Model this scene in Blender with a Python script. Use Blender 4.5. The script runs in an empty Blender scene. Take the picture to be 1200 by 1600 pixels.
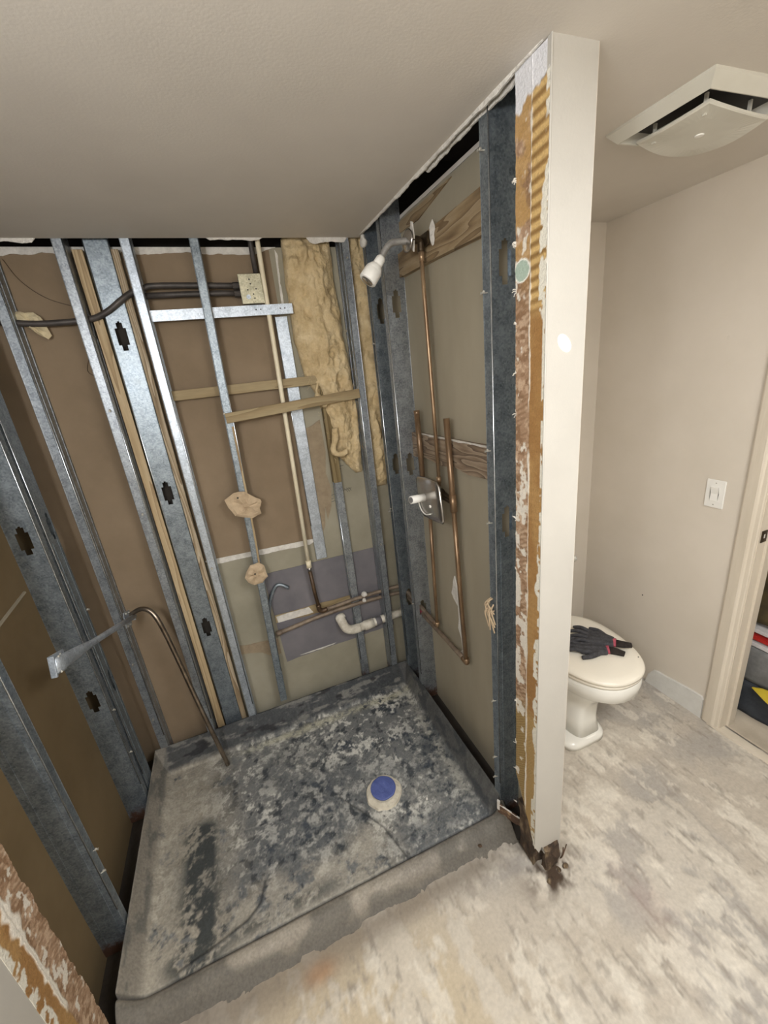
import bpy, bmesh, math, random
import numpy as np
from mathutils import Matrix, Vector, noise as mn
random.seed(4)
sc = bpy.context.scene
C = sc.collection

# ------------------------------------------------------------------ camera
cam = bpy.data.cameras.new('camera'); co = bpy.data.objects.new('camera', cam); C.objects.link(co)
co.matrix_world = (Matrix.Translation((-0.7487, -2.0196, 1.8714)) @ Matrix.Rotation(-0.34068, 4, 'Z')
                   @ Matrix.Rotation(1.23902, 4, 'X') @ Matrix.Rotation(-0.11177, 4, 'Z'))
cam.sensor_fit = 'HORIZONTAL'; cam.sensor_width = 36; cam.lens = 36 * 642.04 / 1200
cam.clip_start = 0.02
sc.camera = co
# ------------------------------------------------------------------ world, lights, exposure
w = bpy.data.worlds.new('world'); sc.world = w; w.use_nodes = True
w.node_tree.nodes['Background'].inputs[0].default_value = (0.75, 0.72, 0.68, 1)
w.node_tree.nodes['Background'].inputs[1].default_value = 0.15
sc.view_settings.view_transform = 'Standard'; sc.view_settings.look = 'None'
sc.view_settings.exposure = 0.62; sc.view_settings.gamma = 1; sc.view_settings.use_curve_mapping = False
def lamp(name, kind, loc, power, col=(1, .9, .8), size=.1, rot=(0, 0, 0), size_y=None):
    l = bpy.data.lights.new(name, kind); l.energy = power; l.color = col
    if kind == 'AREA':
        l.shape = 'RECTANGLE'; l.size = size; l.size_y = size_y or size
    else: l.shadow_soft_size = size
    o = bpy.data.objects.new(name, l); C.objects.link(o); o.location = loc; o.rotation_euler = rot
    return o
BULBS = [(-1.27, -1.95, 2.08), (-1.27, -2.25, 2.08), (-1.27, -2.55, 2.08)]
for b in BULBS: lamp('vanity_bulb_light', 'POINT', b, 11, (.965, .98, 1), .07)
lamp('ceiling_fill_light', 'AREA', (.10, -2.35, 2.41), 21, (.95, .975, 1), .6)  # added fill light, no ceiling fixture belongs to it
lamp('bedroom_light', 'AREA', (2.3, -1.9, 2.3), 6, (1, .9, .75), .4)

# ------------------------------------------------------------------ material helpers
def mat(name, rough=.6, metal=0., spec=.5):
    m = bpy.data.materials.new(name); m.use_nodes = True
    b = m.node_tree.nodes['Principled BSDF']
    b.inputs['Roughness'].default_value = rough; b.inputs['Metallic'].default_value = metal
    b.inputs['Specular IOR Level'].default_value = spec
    return m, m.node_tree.nodes, m.node_tree.links, b
def srgb(r, g, b):
    f = lambda c: ((c / 255 + .055) / 1.055) ** 2.4 if c > 10 else c / 255 / 12.92
    return (f(r), f(g), f(b), 1)
def noise_col(name, stops, scale=10, detail=6, rough=.6, metal=0., stretch=(1, 1, 1), bump=0., bscale=None, spec=.5, dist=0., rrange=None, nrough=.6):
    m, n, l, b = mat(name, rough, metal, spec)
    tc = n.new('ShaderNodeTexCoord'); mp = n.new('ShaderNodeMapping'); mp.inputs['Scale'].default_value = stretch
    l.new(tc.outputs['Object'], mp.inputs[0])
    t = n.new('ShaderNodeTexNoise'); t.inputs['Scale'].default_value = scale; t.inputs['Detail'].default_value = detail
    t.inputs['Distortion'].default_value = dist; t.inputs['Roughness'].default_value = nrough
    l.new(mp.outputs[0], t.inputs[0])
    r = n.new('ShaderNodeValToRGB'); e = r.color_ramp.elements
    while len(e) < len(stops): e.new(.5)
    for i, (p, c) in enumerate(stops): e[i].position = p; e[i].color = srgb(*c)
    l.new(t.outputs[0], r.inputs[0]); l.new(r.outputs[0], b.inputs['Base Color'])
    if bump:
        t2 = n.new('ShaderNodeTexNoise'); t2.inputs['Scale'].default_value = bscale or scale * 3; t2.inputs['Detail'].default_value = 5
        l.new(mp.outputs[0], t2.inputs[0])
        bp = n.new('ShaderNodeBump'); bp.inputs['Strength'].default_value = bump; bp.inputs['Distance'].default_value = .01
        l.new(t2.outputs[0], bp.inputs['Height']); l.new(bp.outputs[0], b.inputs['Normal'])
    if rrange:
        mr = n.new('ShaderNodeMapRange'); mr.inputs['To Min'].default_value = rrange[0]; mr.inputs['To Max'].default_value = rrange[1]
        l.new(t.outputs[0], mr.inputs[0]); l.new(mr.outputs[0], b.inputs['Roughness'])
    return m
def galv(name, c1=(112, 122, 132), c2=(168, 178, 188), rust=0.0, metal=.75):
    m, n, l, b = mat(name, .4, metal)
    tc = n.new('ShaderNodeTexCoord')
    v = n.new('ShaderNodeTexVoronoi'); v.inputs['Scale'].default_value = 190
    l.new(tc.outputs['Object'], v.inputs[0])
    ns = n.new('ShaderNodeTexNoise'); ns.inputs['Scale'].default_value = 22; ns.inputs['Detail'].default_value = 8; ns.inputs['Roughness'].default_value = .7
    l.new(tc.outputs['Object'], ns.inputs[0])
    mx = n.new('ShaderNodeMath'); mx.operation = 'MULTIPLY_ADD'; mx.inputs[1].default_value = .35
    l.new(v.outputs['Color'], mx.inputs[0]); l.new(ns.outputs[0], mx.inputs[2])
    r = n.new('ShaderNodeValToRGB'); r.color_ramp.elements[0].position = .38; r.color_ramp.elements[1].position = .85
    r.color_ramp.elements[0].color = srgb(*c1); r.color_ramp.elements[1].color = srgb(*c2)
    l.new(mx.outputs[0], r.inputs[0])
    col = r.outputs[0]
    mr = n.new('ShaderNodeMapRange'); mr.inputs['To Min'].default_value = .28; mr.inputs['To Max'].default_value = .55
    l.new(ns.outputs[0], mr.inputs[0]); rgh = mr.outputs[0]
    if rust > 0:   # rust creeping up from the foot of the stud
        g = n.new('ShaderNodeNewGeometry'); s = n.new('ShaderNodeSeparateXYZ'); l.new(g.outputs['Position'], s.inputs[0])
        a = n.new('ShaderNodeMath'); a.operation = 'MULTIPLY_ADD'; a.inputs[1].default_value = .22; 
        l.new(ns.outputs[0], a.inputs[0]); l.new(s.outputs['Z'], a.inputs[2])
        q = n.new('ShaderNodeMapRange'); q.inputs['From Min'].default_value = rust + .10; q.inputs['From Max'].default_value = rust + .16
        q.inputs['To Min'].default_value = 1; q.inputs['To Max'].default_value = 0
        l.new(a.outputs[0], q.inputs[0])
        mc = n.new('ShaderNodeMixRGB'); mc.inputs['Color2'].default_value = srgb(84, 60, 48)
        l.new(q.outputs[0], mc.inputs[0]); l.new(col, mc.inputs['Color1']); col = mc.outputs[0]
        mm = n.new('ShaderNodeMath'); mm.operation = 'MULTIPLY_ADD'; mm.inputs[1].default_value = -metal; mm.inputs[2].default_value = metal
        l.new(q.outputs[0], mm.inputs[0]); l.new(mm.outputs[0], b.inputs['Metallic'])
    l.new(col, b.inputs['Base Color']); l.new(rgh, b.inputs['Roughness'])
    bp = n.new('ShaderNodeBump'); bp.inputs['Strength'].default_value = .12; bp.inputs['Distance'].default_value = .003
    l.new(ns.outputs[0], bp.inputs['Height']); l.new(bp.outputs[0], b.inputs['Normal'])
    return m
def vcol(name, rough=.8, fine=.12, fscale=220, bump=.4, bscale=120, spec=.3):
    """colour from the mesh's own dirt map times a fine procedural grain"""
    m, n, l, b = mat(name, rough, 0, spec)
    at = n.new('ShaderNodeVertexColor'); at.layer_name = 'Col'
    tc = n.new('ShaderNodeTexCoord')
    t = n.new('ShaderNodeTexNoise'); t.inputs['Scale'].default_value = fscale; t.inputs['Detail'].default_value = 4
    l.new(tc.outputs['Object'], t.inputs[0])
    mr = n.new('ShaderNodeMapRange'); mr.inputs['From Min'].default_value = .3; mr.inputs['From Max'].default_value = .7
    mr.inputs['To Min'].default_value = 1 - fine; mr.inputs['To Max'].default_value = 1 + fine
    l.new(t.outputs[0], mr.inputs[0])
    mx = n.new('ShaderNodeVectorMath'); mx.operation = 'SCALE'
    l.new(at.outputs[0], mx.inputs[0]); l.new(mr.outputs[0], mx.inputs['Scale']); l.new(mx.outputs[0], b.inputs['Base Color'])
    t2 = n.new('ShaderNodeTexNoise'); t2.inputs['Scale'].default_value = bscale; t2.inputs['Detail'].default_value = 6
    l.new(tc.outputs['Object'], t2.inputs[0])
    bp = n.new('ShaderNodeBump'); bp.inputs['Strength'].default_value = bump; bp.inputs['Distance'].default_value = .004
    l.new(t2.outputs[0], bp.inputs['Height']); l.new(bp.outputs[0], b.inputs['Normal'])
    return m

M = {}
M['galv'] = galv('galvanised_steel', (116, 122, 128), (176, 182, 188), rust=.06)
M['galv_dark'] = galv('galvanised_steel_dull', (102, 112, 120), (160, 170, 178), rust=.04)
M['galv_bright'] = galv('galvanised_steel_bright', (150, 160, 172), (205, 214, 224))
M['edge'] = noise_col('steel_edge_highlight', [(.3, (176, 184, 192)), (.7, (222, 228, 234))], 30, 5, .22, .9)  # same steel as the studs, made paler to paint the highlight on bends
M['zinc'] = galv('zinc_box', (150, 146, 124), (205, 200, 175), metal=.6)
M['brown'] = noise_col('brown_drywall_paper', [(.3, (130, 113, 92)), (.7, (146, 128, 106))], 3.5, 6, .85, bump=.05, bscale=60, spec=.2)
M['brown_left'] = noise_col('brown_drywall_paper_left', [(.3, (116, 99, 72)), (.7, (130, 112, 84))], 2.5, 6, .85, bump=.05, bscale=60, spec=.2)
M['green'] = noise_col('grey_green_drywall_paper', [(.3, (142, 137, 120)), (.55, (158, 152, 134)), (.75, (168, 162, 145))], 3, 7, .85, bump=.05, bscale=60, spec=.2)
M['greyboard'] = noise_col('grey_drywall_paper', [(.3, (148, 140, 122)), (.7, (168, 159, 140))], 2.5, 7, .85, stretch=(1, 1, .35), bump=.05, bscale=60, spec=.2)
M['purple'] = noise_col('purple_grey_board', [(.3, (108, 106, 110)), (.7, (126, 122, 125))], 6, 7, .85, bump=.05, spec=.2)
M['torn'] = noise_col('torn_brown_paper', [(.3, (140, 124, 102)), (.7, (158, 142, 118))], 30, 6, .9, bump=.3)
M['gyps'] = noise_col('white_gypsum', [(.3, (205, 200, 192)), (.7, (232, 228, 220))], 40, 5, .9, bump=.5, bscale=120)
M['paint'] = noise_col('cream_wall_paint', [(.3, (211, 202, 188)), (.7, (218, 209, 196))], 3, 5, .55, bump=.05, bscale=180)
M['white_paint'] = noise_col('white_wall_paint', [(.3, (180, 176, 168)), (.7, (187, 183, 175))], 4, 5, .5, bump=.04, bscale=150)
M['ceil'] = noise_col('ceiling_paint', [(.3, (208, 201, 191)), (.7, (216, 209, 199))], 2.5, 5, .7, bump=.05, bscale=150)
M['dark'] = noise_col('dark_void', [(.3, (40, 36, 32)), (.7, (56, 50, 44))], 8, 5, .9)
M['wood'] = None
def woodmat(name, c1, c2, c3, axis='Y', scale=6, rough=.65):
    m, n, l, b = mat(name, rough, 0, .3)
    tc = n.new('ShaderNodeTexCoord'); mp = n.new('ShaderNodeMapping')
    s = {'X': (.12, 1, 1), 'Y': (1, .12, 1), 'Z': (1, 1, .06)}[axis]; mp.inputs['Scale'].default_value = s
    l.new(tc.outputs['Object'], mp.inputs[0])
    t = n.new('ShaderNodeTexNoise'); t.inputs['Scale'].default_value = scale; t.inputs['Detail'].default_value = 2
    l.new(mp.outputs[0], t.inputs[0])
    k = n.new('ShaderNodeMath'); k.operation = 'MULTIPLY'; k.inputs[1].default_value = 9; l.new(t.outputs[0], k.inputs[0])
    f = n.new('ShaderNodeMath'); f.operation = 'FRACT'; l.new(k.outputs[0], f.inputs[0])
    r = n.new('ShaderNodeValToRGB'); e = r.color_ramp.elements; e.new(.5)
    for i, (p, c) in enumerate([(0, c1), (.55, c2), (1, c3)]): e[i].position = p; e[i].color = srgb(*c)
    l.new(f.outputs[0], r.inputs[0])
    t2 = n.new('ShaderNodeTexNoise'); t2.inputs['Scale'].default_value = scale * 25; t2.inputs['Detail'].default_value = 3
    l.new(mp.outputs[0], t2.inputs[0])
    mx = n.new('ShaderNodeMixRGB'); mx.blend_type = 'MULTIPLY'; mx.inputs[0].default_value = .35
    l.new(r.outputs[0], mx.inputs[1]); l.new(t2.outputs[0], mx.inputs[2]); l.new(mx.outputs[0], b.inputs['Base Color'])
    return m
M['plank'] = woodmat('plank_wood', (176, 156, 126), (160, 138, 106), (124, 102, 76), 'Y', 14)
M['old_plank'] = woodmat('weathered_plank_wood', (178, 160, 138), (146, 126, 106), (104, 88, 74), 'Y', 20)
M['strip'] = woodmat('strip_wood', (178, 160, 124), (168, 148, 112), (150, 130, 96), 'X', 6)
M['stick'] = woodmat('pine_stick', (212, 190, 154), (196, 172, 134), (166, 140, 106), 'Z', 14)
M['stick2'] = woodmat('pale_ribbed_wood', (214, 198, 172), (186, 166, 136), (140, 118, 90), 'Z', 22)
M['block'] = woodmat('olive_wood', (150, 132, 96), (134, 116, 80), (112, 94, 62), 'Z', 9)
M['rotten'] = noise_col('rotten_wood', [(.3, (34, 25, 19)), (.5, (76, 60, 46)), (.7, (146, 128, 100))], 26, 7, .9, stretch=(1, 1, .4), bump=.6)
M['insul'] = noise_col('fibreglass_wool', [(.25, (176, 152, 112)), (.5, (208, 186, 146)), (.75, (226, 208, 172))], 14, 10, .95, bump=.9, bscale=60, spec=.1, nrough=.7)
M['foam'] = noise_col('cream_foam', [(.3, (205, 188, 150)), (.7, (228, 214, 180))], 30, 6, .8, bump=.4)
M['paperwad'] = noise_col('tan_paper', [(.3, (176, 154, 126)), (.7, (200, 178, 148))], 25, 7, .85, bump=.3)
M['copper'] = noise_col('aged_copper', [(.3, (102, 82, 62)), (.5, (138, 112, 86)), (.7, (172, 146, 116))], 16, 6, .34, .5, stretch=(1, 1, .3))
M['brown_copper'] = noise_col('dark_copper', [(.3, (58, 44, 32)), (.7, (100, 78, 56))], 22, 6, .45, .3)
M['grey_copper'] = noise_col('dusty_copper', [(.3, (104, 90, 78)), (.7, (152, 136, 118))], 22, 6, .6, .3)
M['chrome'] = noise_col('dull_chrome', [(.3, (168, 164, 160)), (.7, (204, 200, 196))], 18, 6, .22, .95)
M['dusty'] = noise_col('dusty_chrome', [(.3, (140, 138, 136)), (.7, (176, 174, 170))], 30, 6, .5, .5, bump=.3)
M['rod'] = noise_col('brushed_pipe', [(.3, (110, 98, 86)), (.7, (160, 146, 130))], 18, 6, .3, .9)
M['plastic'] = noise_col('white_plastic', [(.3, (232, 230, 224)), (.7, (240, 238, 232))], 8, 3, .35)
M['ventplastic'] = noise_col('yellowed_plastic', [(.3, (205, 202, 190)), (.7, (216, 213, 202))], 5, 3, .5)
M['cpvc'] = noise_col('cream_cpvc', [(.3, (228, 216, 186)), (.7, (240, 230, 204))], 14, 5, .45)
M['pvc'] = noise_col('dusty_white_pvc', [(.3, (176, 166, 148)), (.55, (222, 216, 202)), (.7, (236, 232, 222))], 18, 6, .45)
M['cable'] = noise_col('grey_conduit', [(.3, (62, 58, 56)), (.7, (88, 82, 78))], 14, 5, .5, .3)
M['ceramic'] = noise_col('bone_porcelain', [(.3, (232, 230, 222)), (.7, (238, 236, 228))], 3, 3, .12)
M['seat'] = noise_col('cream_seat_plastic', [(.3, (234, 227, 212)), (.7, (238, 232, 218))], 3, 3, .25)
M['glove'] = noise_col('black_nitrile', [(.3, (44, 44, 48)), (.7, (74, 74, 78))], 60, 5, .7, bump=.5, bscale=200)
M['pink'] = noise_col('pink_cuff', [(.3, (150, 62, 78)), (.7, (176, 84, 98))], 60, 4, .8)
M['blackcuff'] = noise_col('black_knit', [(.3, (30, 26, 24)), (.7, (48, 40, 36))], 80, 4, .9)
M['casing'] = noise_col('cream_trim_paint', [(.3, (205, 194, 176)), (.7, (222, 212, 196))], 8, 7, .5, stretch=(1, 1, .15), bump=.15, bscale=60)
M['base'] = noise_col('pale_plaster_base', [(.3, (206, 204, 198)), (.7, (222, 221, 216))], 14, 6, .8, bump=.25)
M['blue'] = noise_col('blue_tape', [(.3, (72, 84, 140)), (.6, (88, 100, 158)), (.72, (150, 156, 190))], 30, 6, .55, bump=.2)
M['collar'] = noise_col('cream_plaster_collar', [(.3, (186, 178, 160)), (.7, (216, 208, 190))], 30, 6, .85, bump=.5)
M['rust'] = noise_col('rusty_metal', [(.3, (60, 42, 32)), (.55, (98, 74, 58)), (.72, (190, 160, 125))], 20, 7, .6, .2, bump=.4)
M['brass'] = noise_col('dark_bronze', [(.3, (62, 52, 40)), (.7, (90, 76, 58))], 20, 4, .4, .7)
M['black'] = noise_col('black_plastic', [(.3, (28, 27, 27)), (.7, (44, 42, 42))], 10, 4, .6)
M['greycloth'] = noise_col('grey_cloth', [(.3, (104, 104, 102)), (.7, (128, 128, 126))], 20, 5, .85, bump=.3)
M['darkcloth'] = noise_col('charcoal_cloth', [(.3, (42, 46, 52)), (.7, (58, 62, 68))], 20, 5, .85, bump=.3)
M['yellow'] = noise_col('yellow_cloth', [(.3, (190, 168, 40)), (.7, (214, 190, 60))], 10, 4, .7)
M['red'] = noise_col('red_plastic', [(.3, (170, 40, 36)), (.7, (196, 60, 50))], 8, 4, .4)
M['clear'] = noise_col('milky_plastic', [(.3, (190, 186, 184)), (.7, (222, 218, 216))], 20, 4, .3)
M['sheet'] = noise_col('beige_drop_cloth', [(.3, (176, 164, 146)), (.7, (196, 184, 166))], 8, 5, .9, bump=.2)
M['brown_cloth'] = noise_col('olive_brown_cloth', [(.3, (60, 50, 30)), (.7, (92, 78, 46))], 20, 5, .9)
M['tan'] = noise_col('tan_smudge', [(.3, (184, 138, 100)), (.7, (200, 156, 116))], 12, 4, .8)
M['screw'] = noise_col('screw_metal', [(.3, (150, 146, 136)), (.7, (206, 202, 190))], 60, 3, .5, .3)
M['bulb'], _n, _l, _b = mat('bulb_glass', .3); _b.inputs['Base Color'].default_value = (1, .95, .85, 1)
_b.inputs['Emission Color'].default_value = (1, .93, .82, 1); _b.inputs['Emission Strength'].default_value = 6

# ------------------------------------------------------------------ mesh helpers
def obj(name, bm, m, parent=None, smooth=False):
    me = bpy.data.meshes.new(name)
    bmesh.ops.recalc_face_normals(bm, faces=bm.faces)
    bm.to_mesh(me); bm.free()
    if isinstance(m, str): m = M[m]
    me.materials.append(m)
    if smooth:
        for p in me.polygons: p.use_smooth = True
    o = bpy.data.objects.new(name, me); C.objects.link(o)
    if parent:
        o.parent = parent
        if parent.type == 'EMPTY': o.matrix_parent_inverse = parent.matrix_world.inverted() if False else Matrix.Translation(-Vector(parent.location))
    return o
def tag(o, label, cat, group=None):
    o['label'] = label; o['category'] = cat
    if group: o['group'] = group
    return o
def thing(name, label, cat, loc=(0, 0, 0), group=None):
    o = bpy.data.objects.new(name, None); C.objects.link(o); o.location = loc; o.empty_display_size = .05
    return tag(o, label, cat, group)
def struct(o): o['kind'] = 'structure'; return o
def box(bm, x0, x1, y0, y1, z0, z1, mtx=None):
    vs = [bm.verts.new((x, y, z)) for z in (z0, z1) for y in (y0, y1) for x in (x0, x1)]
    for f in ((0, 1, 3, 2), (4, 6, 7, 5), (0, 4, 5, 1), (2, 3, 7, 6), (0, 2, 6, 4), (1, 5, 7, 3)): bm.faces.new([vs[i] for i in f])
    if mtx: bmesh.ops.transform(bm, matrix=mtx, verts=vs)
    return vs
def B(*a):
    bm = bmesh.new(); box(bm, *a); return bm
def bevel(bm, r=.002, seg=2):
    bmesh.ops.bevel(bm, geom=list(bm.edges), offset=r, segments=seg, affect='EDGES', clamp_overlap=True); return bm
def prism(bm, pts, axis, a, b):
    """polygon pts in the two other axes, extruded along axis from a to b"""
    def mk(p, t):
        return {'x': (t, p[0], p[1]), 'y': (p[0], t, p[1]), 'z': (p[0], p[1], t)}[axis]
    v0 = [bm.verts.new(mk(p, a)) for p in pts]; v1 = [bm.verts.new(mk(p, b)) for p in pts]
    n = len(pts)
    f0 = bm.faces.new(v0); f1 = bm.faces.new(v1[::-1])
    for i in range(n): bm.faces.new((v0[i], v0[(i + 1) % n], v1[(i + 1) % n], v1[i]))
    bmesh.ops.triangulate(bm, faces=[f0, f1])
def smooth_path(pts, n=6):
    """Catmull-Rom through the points"""
    P = [Vector(p) for p in pts]; P = [P[0] * 2 - P[1]] + P + [P[-1] * 2 - P[-2]]; out = []
    for i in range(1, len(P) - 2):
        for k in range(n):
            t = k / n; a, b, c, d = P[i - 1:i + 3]
            out.append(.5 * ((2 * b) + (c - a) * t + (2 * a - 5 * b + 4 * c - d) * t * t + (3 * b - a - 3 * c + d) * t ** 3))
    out.append(P[-2]); return out
def tube(bm, pts, r, seg=12, cap=True, squash=None):
    P = [Vector(p) for p in pts]; n = len(P); R = r if isinstance(r, (list, tuple)) else [r] * n
    T = [(P[min(i + 1, n - 1)] - P[max(i - 1, 0)]).normalized() for i in range(n)]
    u = T[0].orthogonal().normalized(); rings = []
    for i in range(n):
        u = (u - T[i] * u.dot(T[i])).normalized(); v = T[i].cross(u)
        rings.append([bm.verts.new(P[i] + (u * math.cos(a) + v * math.sin(a)) * R[i]) for a in (2 * math.pi * k / seg for k in range(seg))])
    for a, b in zip(rings, rings[1:]):
        for k in range(seg): bm.faces.new((a[k], a[(k + 1) % seg], b[(k + 1) % seg], b[k]))
    if cap: bm.faces.new(rings[0][::-1]); bm.faces.new(rings[-1])
def T(pts, r, seg=12):
    bm = bmesh.new(); tube(bm, pts, r, seg); return bm
def lathe(bm, prof, mtx=None, seg=32):
    """prof: list of (radius, height) about local z"""
    rings = []
    for r, h in prof:
        rings.append([bm.verts.new((r * math.cos(2 * math.pi * k / seg), r * math.sin(2 * math.pi * k / seg), h)) for k in range(seg)])
    for a, b in zip(rings, rings[1:]):
        for k in range(seg): bm.faces.new((a[k], a[(k + 1) % seg], b[(k + 1) % seg], b[k]))
    bm.faces.new(rings[0][::-1]); bm.faces.new(rings[-1])
    if mtx: bmesh.ops.transform(bm, matrix=mtx, verts=[v for r in rings for v in r])
def frame(z, origin):
    z = Vector(z).normalized(); x = z.orthogonal().normalized(); y = z.cross(x)
    m = Matrix((x, y, z)).transposed().to_4x4(); m.translation = Vector(origin); return m
# vectorised value noise
def vnoise(x, y, seed=0):
    x = np.asarray(x, float); y = np.asarray(y, float)
    xi = np.floor(x).astype(np.int64); yi = np.floor(y).astype(np.int64); fx = x - xi; fy = y - yi
    fx = fx * fx * (3 - 2 * fx); fy = fy * fy * (3 - 2 * fy)
    def h(a, b):
        n = (a * 374761393 + b * 668265263 + seed * 974711) & 0xffffffff
        n = ((n ^ (n >> 13)) * 1274126177) & 0xffffffff
        return ((n ^ (n >> 16)) & 0xffff) / 65535.
    return (h(xi, yi) * (1 - fx) + h(xi + 1, yi) * fx) * (1 - fy) + (h(xi, yi + 1) * (1 - fx) + h(xi + 1, yi + 1) * fx) * fy
def fbm(x, y, s, o=5, seed=0, g=.55):
    r = 0; a = 1; t = 0
    for i in range(o):
        r = r + a * vnoise(np.asarray(x) * s * 2 ** i + 17.3 * i, np.asarray(y) * s * 2 ** i - 9.1 * i, seed + i); t += a; a *= g
    return r / t
def sstep(a, b, x): t = np.clip((x - a) / (b - a), 0, 1); return t * t * (3 - 2 * t)
def mixc(c, d, t): return c * (1 - t[..., None]) + np.array(d)[None, None, :] * t[..., None]
def lin(*c): return np.array(srgb(*c)[:3])
def grid_mesh(name, P, col, m, parent=None, thick=None, smooth=True):
    """P: (h,w,3) points, col: (h,w,3) linear colours; thick: offset vector of a closed back"""
    h, w_ = P.shape[:2]
    V = P.reshape(-1, 3); cols = col.reshape(-1, 3)
    idx = np.arange(h * w_).reshape(h, w_)
    F = np.stack([idx[:-1, :-1], idx[:-1, 1:], idx[1:, 1:], idx[1:, :-1]], -1).reshape(-1, 4).tolist()
    if thick is not None:
        V = np.vstack([V, V + np.array(thick)]); cols = np.vstack([cols, cols]); N = h * w_
        F += [[a + N for a in f[::-1]] for f in F]
        ring = list(idx[0, :]) + list(idx[1:, -1]) + list(idx[-1, -2::-1]) + list(idx[-2:0:-1, 0])
        for i in range(len(ring)):
            a, b = int(ring[i]), int(ring[(i + 1) % len(ring)]); F.append([b, a, a + N, b + N])
    me = bpy.data.meshes.new(name); me.from_pydata(V.tolist(), [], F)
    ca = me.color_attributes.new('Col', 'FLOAT_COLOR', 'POINT')
    ca.data.foreach_set('color', np.hstack([np.clip(cols, 0, 1), np.ones((len(cols), 1))]).astype(np.float32).ravel())
    me.materials.append(M[m] if isinstance(m, str) else m)
    if smooth: me.polygons.foreach_set('use_smooth', [True] * len(me.polygons))
    me.update()
    o = bpy.data.objects.new(name, me); C.objects.link(o)
    if parent: o.parent = parent
    return o
M['v_floor'] = vcol('scraped_floor', .75, .07, 90, .5, 45)
M['v_pan'] = vcol('dirty_pan_liner', .6, .16, 120, .6, 70)
M['v_strip'] = vcol('adhesive_strip', .55, .10, 260, .5, 200)

# ================================================================== STRUCTURE
WL, WR, D = -1.4515, 1.2235, .092     # left stud face, right wall, stud depth
H = 2.44
# ---- floor with scraped thinset
ys = np.arange(-2.9, .12, .0085); xs = np.arange(-1.56, 1.36, .0085)
X, Y = np.meshgrid(xs, ys)
c = np.zeros(X.shape + (3,)) + lin(186, 177, 164)
c = mixc(c, lin(170, 164, 156), sstep(.45, .62, fbm(X, Y, 2.2, 5, 3)))
c = mixc(c, lin(190, 176, 152), sstep(.35, .75, fbm(X, Y, 1.3, 3, 11)) * sstep(.4, -.6, X))
rx, ry = X * .97 + Y * .1, Y
p = fbm(rx * 1.7, ry * 1.1, 5, 7, 7, .68)
c = mixc(c, lin(200, 192, 179), sstep(.50, .57, p) * .75)
p2 = fbm(rx * 2, ry * .9, 8, 6, 21, .68)
c = mixc(c, lin(214, 207, 194), sstep(.58, .66, p2) * .7)
p3 = fbm(rx * 4, ry, 14, 4, 31)
c = mixc(c, lin(146, 138, 128), sstep(.64, .74, p3) * .6)
br = fbm(X, Y * 3, 30, 3, 51); c = c * (0.93 + .14 * br)[..., None]
rid = .5 + .5 * np.sin((Y + .15 * fbm(X, Y, 8, 2, 5)) * 420)
c = c * (1 - .05 * rid * sstep(.45, .6, fbm(X, Y, 3, 3, 77)))[..., None]
sm = np.exp(-(((X - .28) / .05) ** 2 + ((Y + 1.42) / .12) ** 2)); c = mixc(c, lin(150, 112, 108), sm * .45 * fbm(X, Y, 20, 3, 2))
sm = np.exp(-(((X - .05) / .10) ** 2 + ((Y + 1.22) / .07) ** 2)); c = mixc(c, lin(70, 56, 44), np.clip(sm * 1.7, 0, 1) * sstep(.35, .6, fbm(X, Y, 22, 4, 12)))
sm = np.exp(-(((X + .84) / .05) ** 2 + ((Y + 1.125) / .028) ** 2)); c = mixc(c, lin(196, 150, 108), np.clip(sm * 1.3, 0, 1) * .9)
sm = sstep(.05, -.2, X) * np.exp(-((Y + 1.09) / (.05 + .04 * sstep(-.4, -1.1, X))) ** 2); c = mixc(c, lin(120, 110, 98), sm * .75)
c = mixc(c, lin(44, 36, 28), np.maximum(np.maximum(sstep(-1.440, -1.452, X), sstep(-.004, .004, Y)), ((X > -.004) & (X < .093) & (Y > -1.15)) * 1.0) * .95)  # shade of the wall cavities painted near-black into the floor colour
Z = .0035 * sstep(.50, .56, p) + .0018 * p3 - .002 + .0012 * rid * sstep(.5, .6, p)
Z = np.where((X < -.02) & (Y > -1.0), -.012, Z)
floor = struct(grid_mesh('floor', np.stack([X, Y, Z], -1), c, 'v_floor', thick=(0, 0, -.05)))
# ---- ceiling: room slab with torn edge above the open walls
bm = bmesh.new()
box(bm, -1.46, -.006, -2.9, -.004, H, H + .013); box(bm, -.006, 1.24, -2.9, -1.13, H, H + .013)
box(bm, .094, 1.24, -1.13, -.20, H, H + .013)
ceiling = struct(obj('ceiling', bm, 'ceil'))
bm = bmesh.new()   # dark shell above, added to keep world light out of the ceiling gaps
box(bm, -1.9, 2.9, -3.0, .3, 2.86, 2.9); box(bm, -1.9, 1.25, .26, .3, 2.40, 2.86); box(bm, -1.9, -1.86, -3, .3, 2.40, 2.86)
struct(obj('ceiling_light_block', bm, 'dark'))
# torn gypsum edge left along the ceiling
def ragged_strip(name, a, b, w0, w1, m, parent, down=(0, 0, -1), n=60, th=.006, seed=0, out=(0, -1, 0)):
    a, b = Vector(a), Vector(b); dn = Vector(down); ou = Vector(out); bm = bmesh.new(); rows = []
    for i in range(n + 1):
        t = i / n; k = w0 + (w1 - w0) * float(fbm(t * (b - a).length, 0, 22, 4, seed)); q = a.lerp(b, t)
        k *= min(1, t * 12, (1 - t) * 12) * .9 + .1
        rows.append([bm.verts.new(q), bm.verts.new(q + dn * k), bm.verts.new(q + dn * k + ou * th * .6), bm.verts.new(q + ou * th)])
    for r, s in zip(rows, rows[1:]):
        for j in range(4): bm.faces.new((r[j], r[(j + 1) % 4], s[(j + 1) % 4], s[j]))
    bm.faces.new(rows[0]); bm.faces.new(rows[-1][::-1])
    return obj(name, bm, m, parent)
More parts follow.
